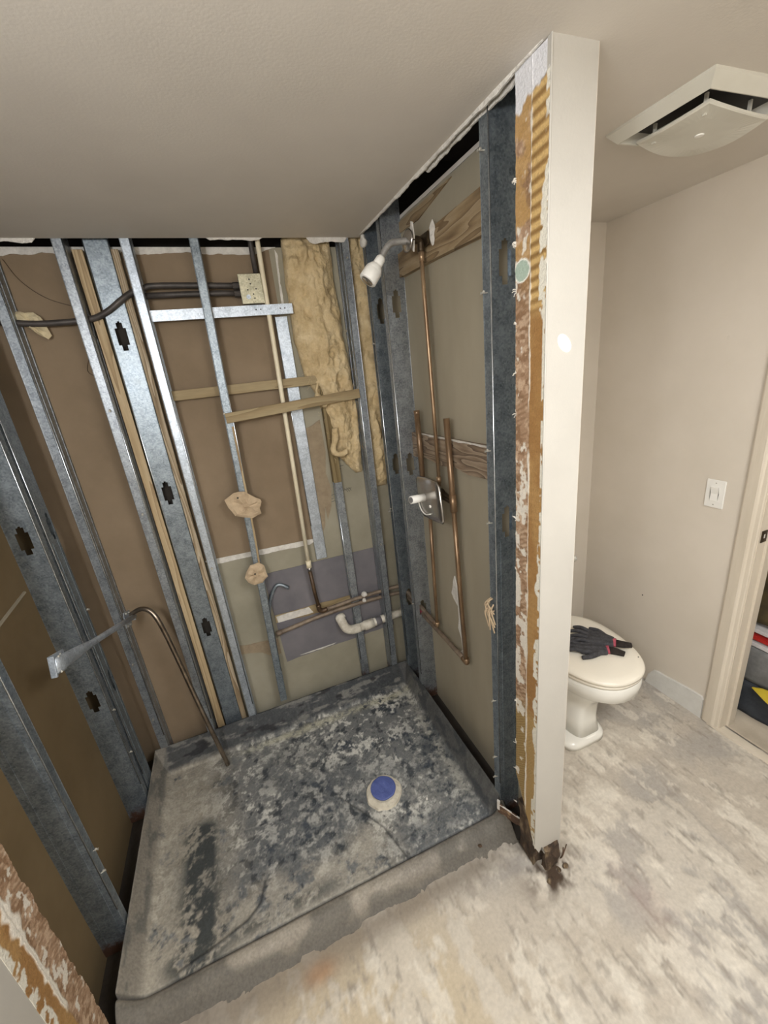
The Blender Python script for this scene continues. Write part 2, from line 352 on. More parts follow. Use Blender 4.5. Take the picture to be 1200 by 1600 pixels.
for a_, b_, w_ in ((-1.40, -1.226, .016), (-.66, -.43, .012), (-.25, -.065, .022)):
    ragged_strip('torn_gypsum_edge', (a_, -.003, H + .004), (b_, -.003, H + .002), w_ * .5, w_ * 1.4, 'gyps', ceiling, seed=int(-a_ * 100), out=(0, -1, 0))
ragged_strip('torn_gypsum_edge', (-.014, -.03, H + .002), (-.014, -1.19, H + .002), .003, .016, 'gyps', ceiling, n=160, seed=9, out=(-1, 0, 0), th=.008)
ragged_strip('torn_gypsum_edge', (-.001, -.62, H + .010), (-.001, -1.10, H + .010), .012, .026, 'gyps', ceiling, n=90, seed=19, out=(1, 0, 0), th=.008)
bm = bmesh.new(); bmesh.ops.create_icosphere(bm, subdivisions=3, radius=.02, matrix=Matrix.Translation((-.005, -.045, 2.415)) @ Matrix.Diagonal((.7, 1.2, 1.3, 1)))
for v in bm.verts: v.co += Vector(mn.noise_vector(v.co * 45)) * .006
obj('plaster_lump', bm, 'gyps', ceiling)

# ---- wall_back: brown upper board, grey lower board, right-hand board
wall_back = struct(obj('wall_back', B(-1.60, -.995, D, D + .013, -.01, 2.43), 'brown'))
def torn_board(name, poly, y, m, th=.004, parent=wall_back):
    bm = bmesh.new(); prism(bm, poly, 'y', y - th, y); return obj(name, bm, m, parent)
def rag(x0, z0, x1, z1, n, amp, seed):
    return [(x0 + (x1 - x0) * i / n, z0 + (z1 - z0) * i / n + amp * (float(fbm(i * .37, seed, 1.7, 3, seed)) - .5)) for i in range(n + 1)]
obj('brown_board', B(-.995, -.40, D, D + .013, 1.04, 2.43), 'brown', wall_back)
obj('grey_board', B(-.995, .20, D + .001, D + .013, -.01, 1.04), 'green', wall_back)
obj('grey_board', B(-.40, .20, D + .001, D + .013, 1.04, 2.43), 'green', wall_back)
ragged_strip('gypsum_seam', (-.99, D - .001, 1.060), (-.40, D - .001, 1.040), .022, .034, 'gyps', wall_back, n=60, seed=3, th=.003)
ragged_strip('gypsum_seam', (-1.60, D - .001, 2.442), (-.37, D - .001, 2.430), .010, .034, 'gyps', wall_back, n=110, seed=5, th=.004)
ragged_strip('gypsum_seam', (-.375, D - .001, 2.42), (-.385, D - .001, 2.19), .004, .018, 'gyps', wall_back, n=30, seed=6, th=.003, down=(1, 0, 0))
torn_board('purple_board', rag(-.725, .906, -.02, .900, 14, .006, 1) + rag(-.02, .345, -.70, .330, 22, .016, 2), D + .001, 'purple', .003)
torn_board('torn_paper', rag(-.395, 1.62, -.29, 1.66, 5, .02, 3) + [(-.285, 1.50), (-.30, 1.40), (-.31, 1.28), (-.335, 1.20), (-.35, 1.10)] + [(-.37, 1.06), (-.38, 1.3)], D + .001, 'torn', .003)
torn_board('torn_paper', [(-.30, 1.38), (-.285, 1.30), (-.30, 1.20), (-.33, 1.13), (-.335, 1.26), (-.32, 1.36)], D + .0012, 'torn', .004)
torn_board('torn_paper', rag(-.99, .53, -.72, .50, 9, .02, 8) + [(-.72, .40), (-.76, .385), (-.82, .44), (-.88, .46), (-.99, .48)], D + .001, 'torn', .003)
torn_board('torn_paper', rag(-.712, .648, -.262, .638, 10, .008, 12) + rag(-.262, .566, -.712, .602, 12, .016, 13), D - .002, 'strip', .004)
torn_board('white_gypsum_patch', rag(-.705, .640, -.52, .640, 8, .012, 14) + rag(-.50, .60, -.70, .60, 8, .01, 15), D - .006, 'gyps', .002)
ragged_strip('gypsum_seam', (-.62, D - .003, .348), (-.40, D - .003, .352), .002, .012, 'gyps', wall_back, n=26, seed=31, th=.003)
obj('dark_gap', B(-1.098, -1.004, D - .004, D + .001, .0, 2.42), 'dark', wall_back)
# pencilled scribbles and small torn marks on the grey board
bm = bmesh.new()
for (a, b) in [((-.33, 1.255), (-.27, 1.265)), ((-.335, 1.235), (-.28, 1.243)), ((-.31, 1.222), (-.275, 1.228)), ((-.215, 1.285), (-.195, 1.262)), ((-.20, 1.287), (-.185, 1.262)), ((-.188, 1.287), (-.175, 1.265)), ((-.225, 1.275), (-.172, 1.281)),
               ((-.24, 1.41), (-.20, 1.412)), ((-.235, 1.395), (-.215, 1.397))]:
    tube(bm, [(a[0], D, a[1]), (b[0], D, b[1])], .0012, 5)
obj('pencil_scribble', bm, 'cable', wall_back)
# ---- wall_left: open cavity board then painted board nearer the camera
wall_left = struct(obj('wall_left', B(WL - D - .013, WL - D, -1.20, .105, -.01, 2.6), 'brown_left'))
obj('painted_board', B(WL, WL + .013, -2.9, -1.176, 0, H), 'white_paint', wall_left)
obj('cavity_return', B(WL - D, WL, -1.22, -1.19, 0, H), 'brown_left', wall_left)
bm = bmesh.new(); tube(bm, [(WL - D + .001, -.62, 1.23), (WL - D + .001, -.30, 1.252)], .006, 6)
obj('taped_joint', bm, 'greyboard', wall_left)
# ---- partition between shower and toilet
ytop = [(-1.190, -.01), (-1.190, 2.44), (-.99, 2.44)] + [(y, 2.438 + .016 * float(fbm(y, 0, 14, 3, 4)) - .008) for y in np.arange(-.95, .05, .03)] + [(.105, 2.43), (.105, -.01)]
bm = bmesh.new(); prism(bm, ytop, 'x', D, D + .013)
wall_part = struct(obj('wall_partition', bm, 'greyboard'))
bm = bmesh.new(); 
zz = [(-.013, 0.14), (.006, .10), (.02, .125), (.032, .075), (.055, .055), (.062, .03), (.085, .02), (.105, .045), (.105, 2.44), (-.013, 2.44)]
prism(bm, zz, 'y', -1.198, -1.186)
cap = obj('end_board', bm, 'white_paint', wall_part)
obj('toilet_side_board', B(D + .013, D + .0145, -1.1975, -.224, .03, H), 'paint', wall_part)
bm = bmesh.new(); tube(bm, [(-.0125, -1.1975, .16), (-.0125, -1.1975, H)], .0025, 8)
obj('corner_bead', bm, 'white_paint', wall_part)
bm = bmesh.new(); lathe(bm, [(.016, 0), (.014, .0012), (.004, .0015)], frame((0, -1, 0), (.043, -1.198, 1.885)) @ Matrix.Diagonal((1, 1.6, 1, 1)), 16)
obj('filler_patch', bm, 'plastic', wall_part)
# plates along the cavity bottom/top
obj('bottom_track', B(.0, D, -1.08, .0, -.005, .012), 'dark', wall_part)

# remaining drywall strip with tile adhesive (shower side of the partition end)
def adhesive_strip(name, y0, y1, z0, z1, xpl, nrm, parent, mirror=False, cut=None, step=.0026, seed=0, amberfrac=.5, thick=.011):
    n = max(24, int(abs(y1 - y0) / step)); mz = int((z1 - z0) / step)
    u, z = np.meshgrid(np.linspace(0, 1, n), np.linspace(z0, z1, mz))
    Yy = y0 + (y1 - y0) * u
    c = np.zeros(u.shape + (3,)) + lin(168, 138, 112)
    c = mixc(c, lin(140, 110, 84), sstep(.4, .6, fbm(Yy, z, 50, 4, seed + 1)))
    c = mixc(c, lin(200, 174, 148), sstep(.50, .62, fbm(Yy, z * 1.5, 75, 4, seed + 2)) * .8); tr = .5 + .5 * np.sin(2 * math.pi * (z * 1.0 + (Yy - y0) * .5 + .006 * fbm(Yy, z, 40, 2, seed + 21)) / .0145); c = mixc(c, lin(132, 104, 78), tr * sstep(.45, .6, fbm(Yy, z, 18, 3, seed + 22)) * .7)
    # left column: olive tan at the foot with slanted trowel lines
    sl = .5 + .5 * np.sin((z + Yy * .9) * 2 * math.pi / .011); low = sstep(.80, .70, z) * (0 if mirror else 1)
    c = mixc(c, lin(142, 116, 72), low); c = mixc(c, lin(176, 152, 104), low * sl * .6)
    hi = sstep(1.95, 2.15, z); c = mixc(c, lin(184, 148, 94), hi * sstep(.38, .55, fbm(Yy, z, 30, 4, seed + 3)) * .8)
    wf = fbm(Yy * 1.4, z, 28, 4, seed + 4); zone = np.exp(-((z - 1.50) / .08) ** 2) * .20 + sstep(1.5, 1.2, z) * sstep(.7, .85, z) * .07 - sstep(1.6, 1.7, z) * .10 - (0 if not mirror else .07)
    c = mixc(c, lin(226, 220, 208), sstep(.60, .64, wf + zone) * .9)
    # right column: amber trowel ridges
    edge = amberfrac + .05 * (fbm(z * 0, z, 20, 3, seed + 5) - .5)
    right = sstep(0, .03, u - edge)
    per = np.where(z > 1.97, .0235, np.where((z > .75) | mirror, .021, .0065)); ph = 2 * math.pi * (z + np.where(z > .75, .10, .8) * (Yy - y0)) / per + 1.2 * fbm(Yy, z, 12, 2, seed + 8)
    rd = .5 + .5 * np.sin(ph)
    amb = np.zeros_like(c) + lin(172, 136, 88)
    topz = sstep(1.93, 2.0, z); amb = mixc(amb, lin(204, 172, 116), topz); amb = mixc(amb, lin(132, 98, 54), rd * (.15 + .75 * topz * sstep(.35, .6, rd)))
    amb = mixc(amb, lin(150, 110, 66), sstep(.4, .6, fbm(Yy, z, 9, 3, seed + 6)) * (1 - topz) * .7)
    lowz = sstep(.78, .72, z) * (0 if mirror else 1); amb = mixc(amb, lin(150, 120, 70), lowz * rd); amb = mixc(amb, lin(196, 170, 118), lowz * (1 - rd) * .6)
    c = c * (1 - right[..., None]) + amb * right[..., None]
    # white gypsum lines: middle joint and outer edge
    wd = (.05 if mirror else 0) + .018 + (.20 if mirror else .035) * sstep(.45, .7, fbm(z * 0, z, 9, 4, seed + 7)); ml = sstep(wd, wd * .5, np.abs(u - edge)) * sstep(.30, .42, fbm(z * 0 + 3, z, 6, 3, seed + 9))
    c = mixc(c, lin(234, 228, 216), ml)
    ow = .90 - .12 * sstep(.45, .6, fbm(z * 0 + 8, z, 7, 4, seed + 10)) * sstep(2.3, 2.1, z)
    c = mixc(c, lin(222, 218, 205), sstep(0, .02, u - ow) * sstep(.4, .46, fbm(Yy, z, 40, 3, seed + 12)))
    tt = 2.335 + .05 * (fbm(Yy, z * 0, 40, 3, seed + 11)) + .03 * u
    top = sstep(-.004, .004, z - tt); c = mixc(c, lin(222, 222, 226), top)
    if not mirror:
        gp = ((u - .22) / .25) ** 2 + ((z - 2.058) / .023) ** 2 + .5 * (fbm(Yy, z, 60, 3, 3) - .5)
        c = mixc(c, lin(240, 238, 230), sstep(1.35, 1.15, gp)); c = mixc(c, lin(172, 190, 176), sstep(1.0, .85, gp))
    hgt = .0008 * fbm(Yy, z, 120, 3, seed) + right * (.0022 * rd * (.25 + .75 * topz) + .0006) * (1 - top) + .0012 * ml
    rg = (.022 if mirror else .006) * (fbm(z * 0, z, 30, 5, seed + 15, .7) - .5); Yr = Yy + rg * (1 - u) * np.sign(y0 - y1) * -1 * 1.0
    Zr = z.copy()
    if cut is not None:
        zc = cut(Yy) + .02 * (fbm(Yy, Yy * 0, 60, 3, 8) - .5)
        Zr = np.maximum(Zr, zc)
    P = np.stack([xpl + nrm * hgt, Yr, Zr], -1)
    return grid_mesh(name, P, c, 'v_strip', parent, thick=(-nrm * thick, 0, 0), smooth=False)
adhesive_strip('adhesive_strip', -1.090, -1.197, .12, H - .002, -.0125, -1, wall_part, cut=lambda y: np.interp(-y, [1.09, 1.12, 1.16, 1.197], [.40, .33, .24, .13]), seed=2)
adhesive_strip('adhesive_strip', -1.045, -1.185, .02, 1.3, WL + .0125, 1, wall_left, mirror=True, seed=44, step=.003, amberfrac=.55)
# fluffy torn fibres on the strip edge
bm = bmesh.new(); rr = random.Random(3)
for z in [.25, .42, .55, .74, 1.25, 1.42, 1.72, 1.83, 1.94, 2.02, 2.12, 2.115, 2.125, 2.24, 2.245]:
    for k in range(3):
        a = Vector((-.012, -1.093, z + rr.uniform(-.006, .006))); b = a + Vector((rr.uniform(-.006, .003), rr.uniform(.004, .013), rr.uniform(-.008, .008)))
        tube(bm, [a, (a + b) / 2 + Vector((-.002, 0, .002)), b], .0011, 5)
obj('torn_fibre', bm, 'gyps', wall_part)
# ---- toilet room walls, room shell
wall_far = struct(obj('wall_toilet_back', B(D + .013, WR + .1, -.224, -.18, 0, H), 'paint'))
bm = bmesh.new(); box(bm, WR, WR + .10, -1.075, -.20, 0, H); box(bm, WR, WR + .10, -1.93, -1.075, 2.05, H); box(bm, WR, WR + .1, -2.9, -1.93, 0, H)
wall_right = struct(obj('wall_right', bm, 'paint'))
bm = bmesh.new(); lathe(bm, [(.006, 0), (.005, .0015), (.001, .002)], frame((-1, 0, 0), (WR, -.854, 1.847)), 12)
obj('nail_pop', bm, 'paint', wall_right)
bm = bmesh.new(); lathe(bm, [(.004, 0), (.002, .002)], frame((-1, 0, 0), (WR, -.619, .528)), 8); obj('nail_hole', bm, 'black', wall_right)
struct(obj('wall_front', B(-1.6, WR + .1, -2.94, -2.88, 0, H), 'paint'))
bm = bmesh.new(); box(bm, WR + .1, 2.7, -3.0, -2.96, 0, 2.5); box(bm, 2.66, 2.7, -3.0, .1, 0, 2.5); box(bm, WR + .1, 2.7, .06, .1, 0, 2.5); box(bm, WR + .1, 2.7, -3, .1, 2.5, 2.54)
struct(obj('wall_bedroom', bm, 'paint'))
struct(obj('floor_bedroom', B(WR + .10, 2.7, -3.0, .1, -.06, -.004), 'sheet'))
# plaster baseboard
bm = bmesh.new()
pts = [(-.700, -.002), (-.712, .06), (-.74, .104)] + [(y, .108 + .022 * (-(y + .76) / .24) + .004 * float(fbm(y, 0, 30, 2, 4))) for y in np.arange(-.76, -.985, -.025)] + [(-.995, .128), (-1.003, .112), (-1.006, -.002)]
prism(bm, pts, 'x', WR - .012, WR)
struct(obj('baseboard_right', bm, 'base'))
# door casing and jamb
def profile_bar(prof, y_off, z0, z1):
    bm = bmesh.new(); prism(bm, prof, 'z', z0, z1); return bm
casing_prof = [(WR, -1.012), (WR - .012, -1.014), (WR - .015, -1.020), (WR - .019, -1.060), (WR - .017, -1.066), (WR - .012, -1.072), (WR - .011, -1.084), (WR - .008, -1.088), (WR, -1.090)]
trim = struct(obj('door_1', profile_bar(casing_prof, 0, .004, 2.11), 'casing'))
obj('door_jamb', profile_bar([(WR - .002, -1.070), (WR - .002, -1.092), (WR + .045, -1.094), (WR + .045, -1.104), (WR + .085, -1.104), (WR + .085, -1.092), (WR + .115, -1.092), (WR + .115, -1.070)], 0, 0, 2.06), 'casing', trim)
obj('head_casing', B(WR - .016, WR, -1.99, -1.012, 2.05, 2.115), 'casing', trim)
obj('far_casing', B(WR - .016, WR, -1.99, -1.92, 0, 2.05), 'casing', trim)
bm = bmesh.new()
for bx in ((0, .034, 0, .016), (0, .034, .036, .052), (0, .012, .016, .036), (.026, .034, .016, .036)): box(bm, WR + .008 + bx[0], WR + .008 + bx[1], -1.0965, -1.0935, 1.02 + bx[2], 1.02 + bx[3])
obj('strike_plate', bm, 'brass', trim)
obj('strike_hole', B(WR + .020, WR + .034, -1.0945, -1.0935, 1.036, 1.056), 'gyps', trim)
struct(obj('trim_1', bevel(B(WR - .02, WR + .035, -1.95, -1.04, -.002, .006), .003), 'casing'))

# ================================================================== SHOWER PAN
xs = np.arange(-1.4445, .004, .0040); ys = np.arange(-1.085, .004, .0040)
X, Y = np.meshgrid(xs, ys)
edgeN = fbm(X, Y, 8, 4, 5) - .5
dl = X + 1.4445; dr = -X; db = -Y
rb = np.clip(1 - db / (.115 + .015 * edgeN), 0, 1); rl = np.clip(1 - dl / (.075 + .02 * edgeN), 0, 1); rr_ = np.clip(1 - dr / (.065 + .02 * edgeN), 0, 1)
ff = np.clip((-.965 - Y) / .115, 0, 1)
rim = np.maximum(np.maximum(rb ** 1.25 * .088, rl ** 1.5 * .085), rr_ ** 1.4 * .088)
rim = np.where(Y < -.965, np.maximum(rl ** 1.5, rr_ ** 3) * .085 * (1 - ff * .9), rim)
Z = .036 + rim
Zc = np.where(Y < -.968, .036 + .012 * sstep(-.968, -.985, Y) - .05 * sstep(-.99, -1.083, Y) ** 1.0 * 1.0, 0)
Z = np.where(Y < -.968, np.maximum(Zc, Zc * 0 - .004) + rim * .8, Z) - .006 * np.exp(-(np.hypot(X + .43, Y + .68) / .25) ** 2)
Z -= .005 * np.exp(-((Y + .968) / .005) ** 2)          # groove by the curb
Z += .0035 * (fbm(X, Y, 25, 4, 9) - .5) + .004 * (fbm(X, Y, 6, 3, 19) - .5)
wx = X + .03 * (fbm(X, Y, 9, 3, 91) - .5); wy = Y + .03 * (fbm(X, Y, 9, 3, 95) - .5)
n1 = fbm(wx, wy, 5.5, 7, 1, .68); n2 = fbm(wx, wy, 15, 6, 2, .68); n3 = fbm(wx, wy, 42, 4, 3, .7)
c = np.zeros(X.shape + (3,)) + lin(112, 113, 112)
c = mixc(c, lin(66, 72, 79), sstep(.49, .58, n1 * .5 + n2 * .5))
c = mixc(c, lin(146, 145, 139), sstep(.485, .56, n2 * .4 + n3 * .35 + .25 * fbm(X, Y, 3, 3, 41)) * .85)
c = mixc(c, lin(198, 196, 188), sstep(.52, .59, n3 * .5 + n2 * .5))
rg2 = 1 - np.abs(2 * fbm(wx, wy, 11, 5, 33, .6) - 1); c = mixc(c, lin(186, 184, 176), sstep(.93, .985, rg2) * .3)
c = mixc(c, lin(70, 75, 81), sstep(.47, .60, fbm(wx, wy, 3.2, 4, 57)) * .45)
c = mixc(c, lin(42, 48, 54), sstep(.60, .68, fbm(wx, wy, 26, 5, 37, .65)) * .8)
left = sstep(-.95, -1.30, X + .12 * (n1 - .5)); c = mixc(c, lin(168, 160, 144), left * .75 * sstep(.35, .5, n2 + .1))
fr = sstep(-.72, -.90, Y + .2 * (n1 - .5)) * sstep(-.35, -.6, X); c = mixc(c, lin(168, 161, 147), fr * .7 * sstep(.36, .52, n2 + .06))
dk = np.exp(-(((X + 1.22 - .25 * sstep(-.75, -.95, Y) * 0) / .075) ** 2)) * sstep(-.40, -.50, Y); c = mixc(c, lin(66, 69, 68), np.clip(dk * 1.5, 0, 1) * sstep(.42, .54, n2 * .6 + n3 * .4))
dk = np.exp(-(((Y + .925) / .03) ** 2)) * sstep(-.55, -.8, X) * sstep(-1.36, -1.30, X); c = mixc(c, lin(72, 74, 72), dk * .8 * sstep(.42, .54, n2))
dk = np.exp(-(((X + .14) / .13) ** 2 + ((Y + .60) / .22) ** 2)); c = mixc(c, lin(52, 60, 68), dk * .85 * sstep(.42, .55, n2))
dk = np.exp(-(((X + .25) / .28) ** 2 + ((Y + .90) / .06) ** 2)); c = mixc(c, lin(64, 72, 80), dk * .7 * sstep(.38, .55, n3))
dk = np.exp(-(((X + .85) / .20) ** 2 + ((Y + .33) / .14) ** 2)); c = mixc(c, lin(62, 66, 70), dk * .7 * sstep(.42, .58, n2))
wb = np.exp(-((Y + .145 + .05 * (n1 - .5)) / .022) ** 2) * sstep(-1.15, -.8, X); c = mixc(c, lin(186, 182, 160), wb * .75 * sstep(.3, .5, n3))
wb = np.exp(-((X + .085) / .022) ** 2) * sstep(-.95, -.75, Y); c = mixc(c, lin(170, 168, 158), wb * .65 * sstep(.38, .55, n3))
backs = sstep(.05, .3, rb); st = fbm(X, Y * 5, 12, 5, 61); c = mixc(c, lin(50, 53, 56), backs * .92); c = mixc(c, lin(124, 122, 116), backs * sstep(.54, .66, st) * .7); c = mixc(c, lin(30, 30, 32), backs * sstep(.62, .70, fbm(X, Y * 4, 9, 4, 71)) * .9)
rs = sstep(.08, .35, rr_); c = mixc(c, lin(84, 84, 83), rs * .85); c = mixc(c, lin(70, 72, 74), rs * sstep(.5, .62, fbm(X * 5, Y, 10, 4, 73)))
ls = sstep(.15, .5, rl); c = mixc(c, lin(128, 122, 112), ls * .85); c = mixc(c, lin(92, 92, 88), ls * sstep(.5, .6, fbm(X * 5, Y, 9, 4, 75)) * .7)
c = mixc(c, lin(140, 132, 120), sstep(-.965, -.98, Y) * .75)
c = mixc(c, lin(112, 104, 93), sstep(-1.02, -1.05, Y + .03 * (n2 - .5)) * .75)
c = mixc(c, lin(86, 83, 77), sstep(-.975, -.99, Y) * sstep(.36, .50, fbm(X, Y * 2, 4, 4, 81)) * .7)
g = np.exp(-((Y + .968) / .0045) ** 2); c = mixc(c, lin(44, 44, 44), g * .85)
# pressed seams around the drain and the cut in the liner
def seam(c, pts, wdt=.004, s=.7):
    d = np.full(X.shape, 9.)
    for (ax, ay), (bx, by) in zip(pts, pts[1:]):
        t = np.clip(((X - ax) * (bx - ax) + (Y - ay) * (by - ay)) / ((bx - ax) ** 2 + (by - ay) ** 2), 0, 1)
        d = np.minimum(d, np.hypot(X - ax - t * (bx - ax), Y - ay - t * (by - ay)))
    k = np.exp(-(d / wdt) ** 2); return mixc(c, lin(46, 48, 50), k * s), k
c, k1 = seam(c, [(-.62, -.60), (-.545, -.707), (-.480, -.814), (-.437, -.968)]); Z -= .003 * k1
c, k2 = seam(c, [(-.978, -.805), (-1.0, -.87), (-1.05, -.905), (-1.177, -.935), (-1.28, -.95)], .006, .75); Z += .004 * k2
c, k3 = seam(c, [(-.437, -.90), (-.2, -.86), (-.06, -.84)], .005, .35)
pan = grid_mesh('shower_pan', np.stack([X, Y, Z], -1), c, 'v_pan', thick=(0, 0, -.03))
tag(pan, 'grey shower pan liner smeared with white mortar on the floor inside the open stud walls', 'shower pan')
# drain
dr_ = thing('shower_drain', 'round shower drain sealed with blue tape in a cream mortar collar', 'drain', (-.415, -.665, .03))
def blob_disc(r0, r1, h, seed, cx, cy, z, n=48, amp=.12):
    bm = bmesh.new(); rings = []
    for r, zz_ in ((r1, 0), (r1 * .93, h * .7), (r0 * 1.06, h), (r0, h), (r0 * .97, h - .006)):
        rings.append([bm.verts.new((cx + r * (1 + amp * (float(fbm(math.cos(a) + 5, math.sin(a) + 5, 1.6, 3, seed)) - .5)) * math.cos(a), cy + r * (1 + amp * (float(fbm(math.cos(a) + 5, math.sin(a) + 5, 1.6, 3, seed)) - .5)) * math.sin(a), z + zz_)) for a in (2 * math.pi * k / n for k in range(n))])
    for a, b in zip(rings, rings[1:]):
        for k in range(n): bm.faces.new((a[k], a[(k + 1) % n], b[(k + 1) % n], b[k]))
    bm.faces.new(rings[0][::-1]); bm.faces.new(rings[-1]); return bm
obj('mortar_collar', blob_disc(.056, .086, .020, 4, -.425, -.672, .026, amp=.25), 'collar', dr_)
bm = bmesh.new(); lathe(bm, [(.052, 0), (.058, .010), (.0585, .014), (.054, .016), (.03, .0175), (.004, .017)], Matrix.Translation((-.423, -.662, .036)), 40)
for v in bm.verts: v.co.z += .0015 * math.sin(v.co.x * 120 + v.co.y * 60)
obj('blue_tape', bm, 'blue', dr_)
bm = bmesh.new(); bmesh.ops.create_icosphere(bm, subdivisions=1, radius=.006, matrix=Matrix.Translation((-.262, -.79, .040)))
tag(obj('plaster_crumb', bm, 'gyps'), 'tiny white plaster crumb on the pan to the right of the drain', 'debris')
# ================================================================== STUDS
def stud(label, web, flange_dir, z0=.0, z1=2.62, holes=(), m='galv', screws=(), depth=D, th=.0022, fl=.034, lean=0, lip=True, group='steel wall studs', hole_at=.5):
    """web = ((x,y) front edge, (x,y) back edge); flange_dir = unit (x,y) direction of both flanges"""
    a, b = Vector(web[0]), Vector(web[1]); u = (b - a).normalized(); d = Vector(flange_dir); bm = bmesh.new()
    depth = (b - a).length
    def slab(p, q, za, zb):           # sheet from plan point p to q, thickness th towards +d or +u
        p, q = Vector(p), Vector(q); t = (q - p).normalized(); nn = Vector((-t.y, t.x)) * th / 2
        vs = [bm.verts.new((pt.x, pt.y, zz_)) for zz_ in (za, zb) for pt in (p - nn, q - nn, q + nn, p + nn)]
        for f in ((0, 1, 2, 3), (7, 6, 5, 4), (0, 4, 5, 1), (1, 5, 6, 2), (2, 6, 7, 3), (3, 7, 4, 0)): bm.faces.new([vs[i] for i in f])
    z = z0; c0 = depth * hole_at
    for hz in sorted(holes):
        slab(a, b, z, hz - .055)
        for (za, zb, hw) in ((-.055, -.034, .010), (-.034, .030, .020), (.030, .050, .011), (.05, .055, .004)):
            slab(a, a + u * (c0 - hw), hz + za, hz + zb); slab(a + u * (c0 + hw), b, hz + za, hz + zb)
        z = hz + .055
    slab(a, b, z, z1)
    for e, s in ((a, 1), (b, -1)):
        e2 = e + u * s * th / 2
        slab(e2, e2 + d * fl, z0, z1)
        if lip: slab(e2 + d * fl, e2 + d * fl + u * s * .007, z0, z1)
    for e, s in ((a, 1), (b, -1)):
        ec = e + u * s * .0012 + d * .0012; tube(bm, [(ec.x, ec.y, z0), (ec.x, ec.y, z1)], .0026, 8)
        ec = e + u * s * .0012 + d * (fl - .001); tube(bm, [(ec.x, ec.y, z0), (ec.x, ec.y, z1)], .0019, 8)
    # pressed stiffening groove lines on the web
    for k in (.22, .78):
        p_ = a + u * depth * k - d * .0016; slab(p_ - u * .0018, p_ + u * .0018, z0, min(z1, holes[0] - .06 if holes else z1))
    if lean:
        for v in bm.verts: v.co.x += lean * (v.co.z - 1.4)
    o = tag(obj('metal_stud', bm, m), label, 'stud', group)
    eb = bmesh.new(); ec = a + u * .0004 + d * .0004; tube(eb, [(ec.x, ec.y, z0 + .2), (ec.x, ec.y, z1)], .0027, 10)
    if lean:
        for v in eb.verts: v.co.x += lean * (v.co.z - 1.4)
    obj('rolled_edge_highlight', eb, 'edge', o, True)  # paler tube along the front bend paints its highlight
    for (px, py, pz, dx, dy, L) in screws:
        s = bmesh.new(); dv = Vector((dx, dy, 0)).normalized(); p0 = Vector((px, py, pz))
        tube(s, [p0 - dv * .004, p0 + dv * L], .0017, 6); tube(s, [p0 + dv * L, p0 + dv * (L + .003)], [.0022, .0042], 8)
        bmesh.ops.create_icosphere(s, subdivisions=1, radius=.0045, matrix=Matrix.Translation(p0 + dv * (L * .7) + Vector((0, 0, .003))))
        obj('screw', s, 'screw', o)
    return o
# back wall, left to right
stud('galvanised stud in the back left corner of the shower, rusty at the foot', ((-1.381, 0), (-1.381, D)), (-1, 0), m='galv', screws=[(-1.40, 0, .66, 0, -1, .01), (-1.40, 0, .32, 0, -1, .012)])
stud('galvanised stud left of the tall pine stick, second from the left corner', ((-1.148, 0), (-1.148, D)), (-1, 0), m='galv', holes=(2.17,), screws=[(-1.165, 0, 1.83, 0, -1, .01), (-1.165, 0, 1.38, 0, -1, .01)])
stud('wide steel stud turned flat with keyhole knockouts, between two wood strips', ((-1.092, .042), (-1.010, .042)), (0, 1), m='galv_dark', holes=(.723, 1.445, 2.11), fl=.04)
stud('galvanised stud between the flat knockout stud and the two paper scraps', ((-.929, 0), (-.929, D)), (-1, 0), m='galv_bright', holes=(2.26,), screws=[(-.95, 0, 1.05, 0, -1, .008)])
stud('leaning galvanised stud carrying two torn paper scraps', ((-.713, 0), (-.713, D)), (-1, 0), m='galv_dark', z0=.15, holes=(2.26,), lean=.028, screws=[(-.735, 0, 1.76, 0, -1, .01), (-.752, 0, .93, 0, -1, .012)])
stud('galvanised stud in front of the yellow insulation batt', ((-.092, 0), (-.092, D)), (1, 0), m='galv', screws=[(-.075, 0, 2.36, 0, -1, .01), (-.075, 0, .95, 0, -1, .008)])
stud('short steel stud below the olive wood block, behind the drain pipes', ((-.271, .058), (-.271, D)), (1, 0), z1=1.345, m='galv', fl=.040)
stud('bright fluted steel furring strip behind the cream pipe', ((-.428, .078), (-.372, .078)), (0, 1), z0=.92, z1=2.15, m='galv_bright', fl=.012, lip=False)
# right (plumbing) wall
stud('galvanised stud in the back right corner beside the insulation', ((0, -.052), (D, -.052)), (0, 1), m='galv_dark', holes=(.60, 1.40, 2.13), screws=[(0, -.045, 1.99, -1, 0, .01), (0, -.045, 1.16, -1, -.3, .02), (0, -.045, 1.145, -1, -.1, .02)])
stud('steel stud with knockout holes just left of the shower arm', ((0, -.235), (D, -.235)), (0, 1), m='galv', holes=(.62, 1.43, 2.13), screws=[(0, -.225, .66, -1, 0, .01)])
stud('tall spangled steel stud beside the torn adhesive strip, rusty near the foot', ((0, -.972), (D, -.972)), (0, 1), m='galv_dark', holes=(1.36, 2.11), fl=.038,
     screws=[(0, -.955, z_, -1, .2, .016) for z_ in (2.36, 2.04, 1.60, 1.36, .33, .22, .62)])
